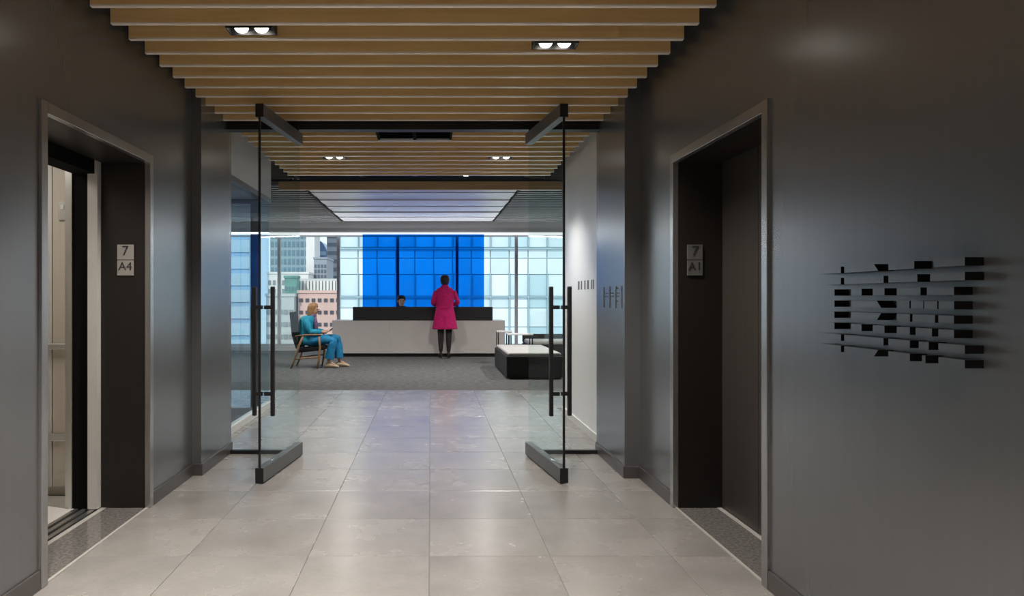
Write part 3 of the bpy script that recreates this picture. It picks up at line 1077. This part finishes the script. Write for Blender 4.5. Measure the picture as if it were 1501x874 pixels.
side_table(1.33, 1.62, 14.2, 14.6, 0.62, 'small white side table with thin black legs by the desk end')
side_table(1.46, 1.95, 13.55, 13.95, 0.60, 'wider white side table with thin black legs behind the bench')

sf = empty('grey_sofa', (3.0, 16.0, 0), 'low pale grey sofa along the window beyond the bench', 'sofa')
boxobj('base', 2.1, 4.0, 15.6, 16.4, 0.06, 0.26, 'fabric', sf, bevel=0.01)
boxobj('backrest', 2.1, 4.0, 16.22, 16.42, 0.262, 0.46, 'fabric', sf, bevel=0.03)
for k in range(2):
    boxobj('seat_cushion', 2.12 + k * 0.94, 3.04 + k * 0.94, 15.6, 16.21, 0.262, 0.36, 'cushion', sf, bevel=0.03)
for x in (2.2, 3.9):
    for y in (15.7, 16.3):
        boxobj('leg', x - 0.02, x + 0.02, y - 0.02, y + 0.02, 0.0, 0.06, 'black', sf)

# ------------------------------------------------------------------ lounge chair (faces +x)
CXo, CYo = -2.23, 13.25
ch = empty('lounge_chair', (CXo, CYo, 0), 'black upholstered lounge chair with slanted wooden legs and arms', 'chair')
W2 = 0.29
# seat and back as thick padded slabs
m = MB()
m.prism([(-2.42, 0.36), (-1.93, 0.40), (-1.90, 0.37), (-1.93, 0.335), (-2.40, 0.285), (-2.44, 0.31)], 'Y', CYo - W2 + 0.02, CYo + W2 - 0.02)
m.build('seat', 'leather', ch, bevel=0.012)
m = MB()
m.prism([(-2.40, 0.37), (-2.46, 0.60), (-2.50, 1.02), (-2.545, 1.03), (-2.56, 1.00), (-2.52, 0.60), (-2.445, 0.35)], 'Y', CYo - W2 + 0.03, CYo + W2 - 0.03)
m.build('backrest', 'leather', ch, bevel=0.015)
for s in (-1, 1):
    y = CYo + s * (W2 - 0.005)
    m = MB()
    m.tube([(-2.30, y, 0.60), (-2.38, y, 0.42), (-2.47, y, 0.14), (-2.53, y, 0.0)], [0.02, 0.022, 0.02, 0.014])
    m.build('leg', 'chairwood', ch, smooth=True)
    m = MB()
    m.tube([(-2.02, y, 0.60), (-2.00, y, 0.40), (-2.02, y, 0.15), (-2.05, y, 0.0)], [0.018, 0.022, 0.02, 0.014])
    m.build('leg', 'chairwood', ch, smooth=True)
    m = MB()
    m.loft([((-2.45, y, 0.59), (0, 0.018, 0), (0, 0, 0.012)), ((-2.25, y, 0.61), (0, 0.03, 0), (0, 0, 0.015)),
            ((-2.02, y, 0.615), (0, 0.032, 0), (0, 0, 0.015)), ((-1.96, y, 0.61), (0, 0.02, 0), (0, 0, 0.010))], n=12)
    m.build('armrest', 'chairwood', ch, smooth=True)
    m = MB()
    m.tube([(-2.455, y, 0.17), (-2.25, y, 0.19), (-2.02, y, 0.21)], 0.014)
    m.build('stretcher', 'chairwood', ch, smooth=True)


# ------------------------------------------------------------------ people
def head_parts(e, c, fwd, skin, hair, style, r=0.105):
    """face features and hair on a head centred at c, facing fwd (unit, horizontal)"""
    c, f = Vector(c), Vector(fwd).normalized()
    s = f.cross(Vector((0, 0, 1))).normalized()
    up = Vector((0, 0, 1))
    for k in (-1, 1):
        MB().ball(c + f * (r * 0.80) + s * (k * r * 0.36) + up * (r * 0.08), r * 0.10, 8, 6).build('eye', 'eye', e, smooth=True)
        MB().ball(c + s * (k * r * 0.80) - f * (r * 0.05) - up * (r * 0.05), r * 0.22, 10, 8,
                  scale=(0.6, 0.6, 1.2)).build('ear', skin, e, smooth=True)
    m = MB()
    m.tube([c + f * (r * 0.84) + up * (r * 0.12), c + f * (r * 1.03) - up * (r * 0.22), c + f * (r * 0.82) - up * (r * 0.30)],
           [r * 0.06, r * 0.13, r * 0.08], 8)
    m.build('nose', skin, e, smooth=True)
    MB().ball(c + f * (r * 0.79) - up * (r * 0.55), r * 0.2, 10, 6, scale=(0.6, 1.0, 0.35) if abs(f.x) > abs(f.y) else (1.0, 0.6, 0.35)
              ).build('mouth', 'lip', e, smooth=True)
    m = MB()
    if style == 'long':
        secs = []
        for t, ru, rv, back in ((1.26, 0.25, 0.2, 0.12), (1.16, 0.72, 0.66, 0.14), (0.85, 0.98, 0.92, 0.16), (0.4, 1.05, 0.92, 0.26),
                                (0.0, 1.06, 0.86, 0.36), (-0.6, 1.08, 0.74, 0.44), (-1.2, 1.05, 0.62, 0.48), (-1.75, 0.80, 0.45, 0.48)):
            secs.append((c + up * (r * t) - f * (r * back), s * (r * ru), f * (r * rv)))
        m.loft(secs, 18)
    else:
        secs = []
        for t, ru, rv, back in ((1.26, 0.25, 0.2, 0.1), (1.16, 0.70, 0.66, 0.12), (0.85, 0.93, 0.92, 0.14), (0.4, 1.0, 0.90, 0.24),
                                (0.0, 0.98, 0.76, 0.36), (-0.5, 0.82, 0.56, 0.46), (-0.85, 0.5, 0.35, 0.5)):
            secs.append((c + up * (r * t) - f * (r * back), s * (r * ru), f * (r * rv)))
        m.loft(secs, 18)
    m.build('hair', hair, e, smooth=True, subsurf=1)


def body(e, J, skin):
    """J: joint positions; one continuous body with fingers"""
    j = {}
    ed = []
    add = lambda k, p, r: j.__setitem__(k, (Vector(p), r))
    add('pelvis', J['pelvis'], (0.135, 0.11))
    add('belly', J['belly'], (0.12, 0.10))
    add('chest', J['chest'], (0.145, 0.105))
    add('neck0', J['neck0'], 0.065)
    add('neck1', J['neck1'], 0.05)
    hc = Vector(J['head'])
    add('head0', hc - Vector((0, 0, 0.06)) + Vector(J['fwd']) * 0.015, 0.066)
    add('head1', hc + Vector((0, 0, 0.02)), 0.088)
    add('head2', hc + Vector((0, 0, 0.075)), 0.066)
    ed += [('pelvis', 'belly'), ('belly', 'chest'), ('chest', 'neck0'), ('neck0', 'neck1'), ('neck1', 'head0'), ('head0', 'head1'), ('head1', 'head2')]
    for sd in ('l', 'r'):
        A = J['arm_' + sd]          # shoulder elbow wrist knuckle-centre
        add('sh' + sd, Vector(A[0]) - Vector((0, 0, 0.018)), 0.046)
        add('el' + sd, A[1], 0.042)
        add('wr' + sd, A[2], 0.028)
        add('pa' + sd, A[3], (0.035, 0.02))
        ed += [('chest', 'sh' + sd), ('sh' + sd, 'el' + sd), ('el' + sd, 'wr' + sd), ('wr' + sd, 'pa' + sd)]
        d = (Vector(A[3]) - Vector(A[2])).normalized()
        side = Vector(J['palm_' + sd]).normalized()
        curl = Vector(J['curl_' + sd]).normalized()
        for q, (off, ln) in enumerate(((-0.026, 0.055), (-0.009, 0.066), (0.009, 0.062), (0.026, 0.048))):
            b0 = Vector(A[3]) + side * off + d * 0.012
            b1 = b0 + d * ln * 0.6 + curl * 0.008
            b2 = b1 + (d * 0.5 + curl * 0.6).normalized() * ln * 0.5
            for nm, pp, rr in (('a', b0, 0.010), ('b', b1, 0.009), ('c', b2, 0.0075)):
                add('f%s%d%s' % (sd, q, nm), pp, rr)
            ed += [('pa' + sd, 'f%s%da' % (sd, q)), ('f%s%da' % (sd, q), 'f%s%db' % (sd, q)), ('f%s%db' % (sd, q), 'f%s%dc' % (sd, q))]
        t0 = Vector(A[2]) + d * 0.03 - side * 0.035
        t1 = t0 + d * 0.04 - side * 0.012 + curl * 0.012
        add('t%sa' % sd, t0, 0.011)
        add('t%sb' % sd, t1, 0.009)
        ed += [('wr' + sd, 't%sa' % sd), ('t%sa' % sd, 't%sb' % sd)]
        Lg = J['leg_' + sd]         # hip knee ankle toe
        add('hi' + sd, Lg[0], 0.085)
        add('kn' + sd, Lg[1], 0.055)
        add('ca' + sd, Vector(Lg[1]).lerp(Vector(Lg[2]), 0.35) + Vector(J['fwd']) * -0.01, 0.054)
        add('an' + sd, Lg[2], 0.033)
        add('to' + sd, Lg[3], (0.036, 0.024))
        ed += [('pelvis', 'hi' + sd), ('hi' + sd, 'kn' + sd), ('kn' + sd, 'ca' + sd), ('ca' + sd, 'an' + sd), ('an' + sd, 'to' + sd)]
    return skin_mesh('body', j, ed, skin, e, sub=1)


def limb(name, pts, radii, mat, e, n=14):
    return MB().tube(pts, radii, n).build(name, mat, e, smooth=True, subsurf=1)


def shoe(e, an, toe, mat, heel=0.0):
    an, toe = Vector(an), Vector(toe)
    d = Vector((toe.x - an.x, toe.y - an.y, 0)).normalized()
    s = Vector((-d.y, d.x, 0))
    up = Vector((0, 0, 1))
    zb = 0.004
    hz = lambda z, lift: Vector((an.x, an.y, z + lift))
    secs = []
    L0 = (toe - an).length + 0.03
    for t, w, h, lift in ((-0.07, 0.022, 0.030, heel), (-0.045, 0.036, 0.045, heel), (0.03, 0.040, 0.048, heel * 0.8), (L0 * 0.6, 0.045, 0.034, 0.2 * heel),
                          (L0 * 0.95, 0.038, 0.022, 0), (L0 * 1.08, 0.016, 0.012, 0)):
        p = Vector((an.x, an.y, 0)) + d * t
        secs.append((p + up * (zb + h + lift), s * w, up * h))
    o = MB().loft(secs, 14).build('shoe', mat, e, smooth=True, subsurf=1)
    if heel:
        MB().tube([Vector((an.x, an.y, heel + 0.015)) - d * 0.05, Vector((an.x, an.y, 0.002)) - d * 0.055], [0.022, 0.012], 10).build('heel', mat, o)
    return o


# --- standing person in the magenta coat, facing the desk (+y)
SX, SY = 0.305, 15.22
pe = empty('person', (SX, SY, 0), 'standing person in magenta coat and black tights at the reception desk', 'person')
J = dict(pelvis=(SX, SY, 0.96), belly=(SX, SY, 1.12), chest=(SX, SY + 0.01, 1.33), neck0=(SX, SY + 0.0, 1.47), neck1=(SX, SY + 0.02, 1.54),
         head=(SX, SY + 0.045, 1.64), fwd=(0, 1, 0),
         arm_l=[(SX - 0.175, SY, 1.42), (SX - 0.25, SY + 0.02, 1.17), (SX - 0.17, SY + 0.27, 1.12), (SX - 0.13, SY + 0.345, 1.125)],
         arm_r=[(SX + 0.175, SY, 1.42), (SX + 0.285, SY + 0.02, 1.19), (SX + 0.19, SY + 0.26, 1.12), (SX + 0.15, SY + 0.34, 1.125)],
         palm_l=(1, 0, 0), palm_r=(-1, 0, 0), curl_l=(0, 0.3, -1), curl_r=(0, 0.3, -1),
         leg_l=[(SX - 0.09, SY, 0.90), (SX - 0.085, SY + 0.015, 0.50), (SX - 0.085, SY - 0.02, 0.12), (SX - 0.10, SY + 0.11, 0.045)],
         leg_r=[(SX + 0.09, SY, 0.90), (SX + 0.085, SY + 0.015, 0.50), (SX + 0.08, SY - 0.02, 0.12), (SX + 0.095, SY + 0.11, 0.045)])
body(pe, J, 'skindark')
head_parts(pe, J['head'], (0, 1, 0), 'skindark', 'hairdark', 'short')
for sd in ('l', 'r'):
    h, k, a, t = [Vector(v) for v in J['leg_' + sd]]
    limb('tights_leg', [h, h.lerp(k, .5), k, k.lerp(a, .35) - Vector((0, .012, 0)), k.lerp(a, .75), a], [0.094, 0.082, 0.064, 0.063, 0.046, 0.040], 'tights', pe)
    shoe(pe, a, t, 'tights', heel=0.05)
    s_, e_, w_, _ = [Vector(v) for v in J['arm_' + sd]]
    limb('sleeve', [s_ + Vector((0, 0, 0.02)), s_.lerp(e_, .3), s_.lerp(e_, .8), e_, e_.lerp(w_, .35), e_.lerp(w_, .92)],
         [0.060, 0.068, 0.060, 0.056, 0.055, 0.048], 'pink', pe)
m = MB()
secs = []
for z, a, bb in ((1.535, 0.060, 0.060), (1.515, 0.095, 0.075), (1.475, 0.170, 0.095), (1.43, 0.205, 0.112), (1.32, 0.205, 0.130), (1.18, 0.185, 0.130), (1.08, 0.180, 0.130),
                 (0.95, 0.215, 0.150), (0.80, 0.240, 0.165), (0.68, 0.262, 0.175), (0.62, 0.272, 0.180), (0.615, 0.262, 0.170)):
    secs.append(((SX, SY + 0.005, z), (a, 0, 0), (0, bb, 0)))
ct = m.loft(secs, 28).build('coat', 'pink', pe, smooth=True, subsurf=1)
m = MB()
m.loft([((SX, SY + 0.01, 1.50), (0.085, 0, 0), (0, 0.08, 0)), ((SX, SY + 0.012, 1.55), (0.075, 0, 0), (0, 0.075, 0)), ((SX, SY + 0.012, 1.56), (0.066, 0, 0), (0, 0.066, 0))], 18)
m.build('collar', 'pink', ct, smooth=True)
m = MB()
m.box(SX - 0.004, SX + 0.004, SY - 0.172, SY - 0.140, 0.63, 0.93)
m.build('back_pleat', 'pink', ct)
m = MB()
m.box(SX - 0.10, SX + 0.10, SY - 0.138, SY - 0.12, 1.06, 1.10)
m.build('back_belt', 'pink', ct, bevel=0.004)

# --- seated person in teal (faces +x, turned a little to the camera)
QX, QY = -2.28, 13.25
ps = empty('person', (QX, QY, 0), 'blonde person in teal clothes sitting in the lounge chair', 'person')
J = dict(pelvis=(-2.28, QY, 0.47), belly=(-2.30, QY, 0.61), chest=(-2.29, QY, 0.80), neck0=(-2.23, QY, 0.925), neck1=(-2.20, QY, 0.975),
         head=(-2.155, QY, 1.06), fwd=(0.96, -0.28, 0),
         arm_l=[(-2.27, QY + 0.17, 0.885), (-2.20, QY + 0.24, 0.665), (-1.96, QY + 0.12, 0.655), (-1.885, QY + 0.08, 0.672)],
         arm_r=[(-2.27, QY - 0.17, 0.885), (-2.20, QY - 0.24, 0.665), (-1.95, QY - 0.10, 0.655), (-1.875, QY - 0.05, 0.672)],
         palm_l=(0, -1, 0.2), palm_r=(0, 1, 0.2), curl_l=(0.3, -0.3, 1), curl_r=(0.3, 0.3, 1),
         leg_l=[(-2.24, QY + 0.10, 0.47), (-1.72, QY + 0.10, 0.54), (-1.70, QY + 0.09, 0.11), (-1.56, QY + 0.09, 0.04)],
         leg_r=[(-2.24, QY - 0.10, 0.47), (-1.78, QY - 0.11, 0.535), (-1.87, QY - 0.12, 0.11), (-1.73, QY - 0.14, 0.04)])
body(ps, J, 'skin')
head_parts(ps, J['head'], J['fwd'], 'skin', 'hairblond', 'long')
for sd in ('l', 'r'):
    h, k, a, t = [Vector(v) for v in J['leg_' + sd]]
    limb('trouser_leg', [h - Vector((0.06, 0, 0)), h.lerp(k, .4), h.lerp(k, .9), k + Vector((0.015, 0, -0.02)), k.lerp(a, .2), k.lerp(a, .55), k.lerp(a, .86), k.lerp(a, .875), k.lerp(a, .88)],
         [0.105, 0.102, 0.085, 0.082, 0.080, 0.080, 0.082, 0.084, 0.080], 'tealdark', ps)
    shoe(ps, a, t, 'shoe')
    s_, e_, w_, _ = [Vector(v) for v in J['arm_' + sd]]
    limb('sleeve', [s_ + Vector((0, 0, 0.02)), s_.lerp(e_, .3), s_.lerp(e_, .8), e_, e_.lerp(w_, .35), e_.lerp(w_, .88)],
         [0.058, 0.070, 0.064, 0.060, 0.056, 0.046], 'teal', ps)
m = MB()
secs = []
for (x, z), a, bb in (((-2.225, 0.955), 0.06, 0.06), ((-2.25, 0.953), 0.150, 0.12), ((-2.27, 0.905), 0.222, 0.15), ((-2.285, 0.82), 0.210, 0.150),
                      ((-2.30, 0.70), 0.195, 0.145), ((-2.30, 0.60), 0.195, 0.150), ((-2.28, 0.50), 0.205, 0.165), ((-2.24, 0.43), 0.205, 0.19), ((-2.22, 0.405), 0.18, 0.17)):
    secs.append(((x, QY, z), (0, a, 0), (bb, 0, 0)))
m.loft(secs, 24).build('jacket', 'teal', ps, smooth=True, subsurf=1)
m = MB()
m.loft([((-2.21, QY, 0.985), (0, 0.075, 0), (0.07, 0, 0.02)), ((-2.205, QY, 0.95), (0, 0.10, 0), (0.095, 0, 0.02)), ((-2.20, QY, 0.92), (0, 0.10, 0), (0.10, 0, 0.02))], 16)
m.tube([(-2.13, QY - 0.05, 0.93), (-2.12, QY - 0.06, 0.84), (-2.11, QY - 0.06, 0.74), (-2.10, QY - 0.06, 0.66)], [0.03, 0.04, 0.042, 0.03], 10)
m.build('scarf', 'scarf', ps, smooth=True)
phn = boxobj('mobile_phone', -0.04, 0.04, -0.075, 0.075, -0.005, 0.005, 'black', None, bevel=0.003)
phn.location = (-1.845, QY + 0.01, 0.70)
phn.rotation_euler = (0, R(-35), R(10))
tag(phn, 'black phone held by the seated person in teal', 'phone')

# --- receptionist behind the desk, facing the corridor (-y)
RX, RY = -0.665, 16.42
pr = empty('person', (RX, RY, 0), 'dark haired receptionist seated behind the black counter', 'person')
J = dict(pelvis=(RX, RY + 0.04, 0.58), belly=(RX, RY + 0.03, 0.74), chest=(RX, RY, 0.94), neck0=(RX, RY, 1.06), neck1=(RX, RY - 0.01, 1.12),
         head=(RX, RY - 0.02, 1.215), fwd=(0.2, -0.98, 0),
         arm_l=[(RX - 0.17, RY, 1.02), (RX - 0.22, RY - 0.02, 0.84), (RX - 0.12, RY - 0.14, 0.85), (RX - 0.10, RY - 0.19, 0.845)],
         arm_r=[(RX + 0.17, RY, 1.02), (RX + 0.22, RY - 0.02, 0.84), (RX + 0.12, RY - 0.14, 0.85), (RX + 0.10, RY - 0.19, 0.845)],
         palm_l=(1, 0, 0), palm_r=(-1, 0, 0), curl_l=(0, -0.4, -1), curl_r=(0, -0.4, -1),
         leg_l=[(RX - 0.09, RY, 0.56), (RX - 0.10, RY + 0.12, 0.50), (RX - 0.10, RY + 0.16, 0.11), (RX - 0.10, RY + 0.05, 0.045)],
         leg_r=[(RX + 0.09, RY, 0.56), (RX + 0.10, RY + 0.12, 0.50), (RX + 0.10, RY + 0.16, 0.11), (RX + 0.10, RY + 0.05, 0.045)])
body(pr, J, 'skinpale')
head_parts(pr, J['head'], J['fwd'], 'skinpale', 'hairdark', 'short')
m = MB()
m.loft([((RX, RY, z), (a, 0, 0), (0, c, 0)) for z, a, c in ((1.11, 0.06, 0.06), (1.08, 0.12, 0.08), (1.03, 0.195, 0.11), (0.92, 0.20, 0.135), (0.75, 0.18, 0.13), (0.60, 0.19, 0.15))], 20)
m.build('shirt', 'shirt', pr, smooth=True, subsurf=1)
st = empty('desk_stool', (RX, RY + 0.08, 0), 'black round desk stool under the receptionist', 'stool')
MB().tube([(RX, RY + 0.08, 0.42), (RX, RY + 0.08, 0.47)], [0.19, 0.2], 20).build('seat', 'leather', st)
MB().tube([(RX, RY + 0.08, 0.03), (RX, RY + 0.08, 0.42)], 0.025, 12).build('post', 'steel', st)
MB().tube([(RX, RY + 0.08, 0.0), (RX, RY + 0.08, 0.03)], [0.2, 0.18], 20).build('base', 'black', st)


# ------------------------------------------------------------------ the city beyond the windows
def building(name, label, px0, px1, d, ztop, depth, wall, win=None, nx=0, ww=0.0, fh=3.0, wh=1.5, zoff=0.0, zlo=None, zhi=None, jag=0.0, group='city buildings beyond the windows'):
    x0, x1 = (px0 - 631) * d / 1050.0, (px1 - 631) * d / 1050.0
    e = empty(name, ((x0 + x1) / 2, d, -40), label, 'building', group)
    boxobj('wall', x0, x1, d, d + depth, -40, ztop, wall, e)
    boxobj('parapet', x0 - 0.2, x1 + 0.2, d - 0.2, d + depth, ztop, ztop + 0.6, wall, e)
    if win:
        zlo = 1.28 - 0.075 * d if zlo is None else zlo
        zhi = min(ztop - 0.5, 1.28 + 0.10 * d) if zhi is None else zhi
        src = None
        stp = (x1 - x0) / nx
        z = zlo + zoff
        while z + wh < zhi:
            for i in range(nx):
                cx_ = x0 + (i + 0.5) * stp
                c = Vector((cx_, d - 0.15, z)) - world_loc(e)
                if src is None:
                    src = MB().box(cx_ - ww / 2, cx_ + ww / 2, d - 0.15, d - 0.005, z, z + wh).build('window', win, e, origin=c)
                else:
                    clone(src, e, c)
            z += fh
    return e


# pale curtain-wall block across the street
D = 45.0
pb = empty('office_block', (4, D, -30), 'pale cyan office block of glass panes facing the reception windows', 'building', 'city buildings beyond the windows')
X0, X1 = -5.75, 15.0
boxobj('wall', X0, X1, D + 0.3, D + 14, -30, 22, 'b_pale', pb)
bays = [X0 + 1.19 * k for k in range(18)]
levels = [(-2.1, 1.30, 0), (1.42, 4.35, 0), (4.50, 7.4, 0)]
srcs = {}
random.seed(3)
for li, (z0, z1, _) in enumerate(levels):
    for bi in range(len(bays) - 1):
        segs_ = ((z0, z0 + (z1 - z0) * 0.45), (z0 + (z1 - z0) * 0.45 + 0.05, z0 + (z1 - z0) * 0.80), (z0 + (z1 - z0) * 0.80 + 0.05, z1))
        for si, (a, b_) in enumerate(segs_):
            mt = random.choice(('b_pane', 'b_pane', 'b_pane3', 'b_pane2')) if si != 1 else random.choice(('b_pane3', 'b_pane', 'b_pane3'))
            key = (li, si, mt)
            cx_ = bays[bi] + 0.595
            c = Vector((cx_, D + 0.15, a)) - world_loc(pb)
            if key not in srcs:
                srcs[key] = MB().box(cx_ - 0.56, cx_ + 0.56, D + 0.15, D + 0.298, a, b_).build('pane', mt, pb, origin=c)
            else:
                clone(srcs[key], pb, c)
    boxobj('floor_band', X0, X1, D, D + 0.149, z1 + 0.005, z1 + 0.10, 'b_fin', pb)
for bi, x in enumerate(bays):
    boxobj('fin', x - 0.025, x + 0.025, D - 0.02, D + 0.14, -2.1, 1.304, 'b_fin', pb)
    boxobj('fin', x - 0.025, x + 0.025, D - 0.02, D + 0.14, 1.42, 2.9, 'b_fin', pb)
    boxobj('fin', x - 0.025, x + 0.025, D - 0.02, D + 0.14, 4.5, 7.4, 'b_fin', pb)

building('blue_glass_tower', 'pale blue glass tower seen through the meeting room glazing', 296, 366, 95, 30, 6, 'b_blue', 'b_pane', 7, 0.9, 2.2, 1.6)
building('teal_tower', 'tall grey teal office tower with gridded windows', 396, 452, 280, 70, 15, 'b_teal', 'b_tealwin', 9, 1.1, 3.4, 2.2, zlo=-6)
building('white_slab_tower', 'narrow blank white slab tower', 448.5, 461, 240, 60, 12, 'b_white')
building('slate_tower', 'slate grey tower with dark window bands', 479, 500, 260, 62, 25, 'b_slate', 'b_slatewin', 1, 4.6, 3.0, 1.3, zlo=2)
building('dark_box_block', 'dark slate block in front of the arched tower', 460, 479, 225, 13.5, 15, 'b_slate', 'b_slatewin', 4, 0.6, 1.6, 1.0, zlo=6)
# arched blue tower
ar = empty('arched_tower', (-44.0, 300, -40), 'blue glass tower with a rounded arched top', 'building', 'city buildings beyond the windows')
xa, xb = (461 - 631) * 300 / 1050, (482 - 631) * 300 / 1050
pts = [(xa, -40), (xb, -40)]
rr = (xb - xa)
for k in range(0, 13):
    t = math.pi / 2 * k / 12
    pts.append((xb - rr + rr * math.cos(t), 16 + 10 * math.sin(t)))
MB().prism(pts, 'Y', 300, 315).build('wall', 'b_navy', ar)
for k in range(3):
    boxobj('window_band', xa + 0.3, xb - 0.4 - 0.4 * k, 299.7, 299.98, 14 + 2.6 * k, 15.6 + 2.6 * k, 'b_blue', ar)

# white finned block
fb = building('white_finned_block', 'long white block with tall vertical fins', 436, 500, 182, 5.6, 18, 'b_grey')
for k in range(13):
    x = (437.5 + 4.8 * k - 631) * 182 / 1050
    boxobj('fin', x - 0.27, x + 0.27, 181.2, 181.99, 1.4, 5.6, 'b_white', fb)
building('green_copper_house', 'small green copper roofed house between the blocks', 417, 435, 176, 6.2, 4, 'b_green', 'b_tealwin', 4, 0.4, 1.6, 0.9, zlo=0)
building('grey_roof_block', 'low pale block behind the copper roofed house', 392, 452, 215, 8.5, 10, 'b_white', 'b_winp', 9, 0.8, 2.6, 1.4, zlo=0)
pk = building('pink_building', 'pink rendered building with small dark windows', 437, 500, 150, 2.3, 18, 'b_pink', 'b_win', 7, 0.75, 2.55, 0.75, zlo=-10, zhi=1.6, zoff=0.25)
building('pale_grey_building', 'pale grey low building with rows of grey windows', 390, 431, 148, 1.6, 18, 'b_grey', 'b_winp', 5, 0.9, 2.55, 0.9, zlo=-10, zhi=1.4, zoff=0.3)
sd_ = boxobj('street_ground', -200, 200, 19, 500, -40.5, -40.0, 'street')
struct(sd_, 'grey street level far below the windows', 'ground')
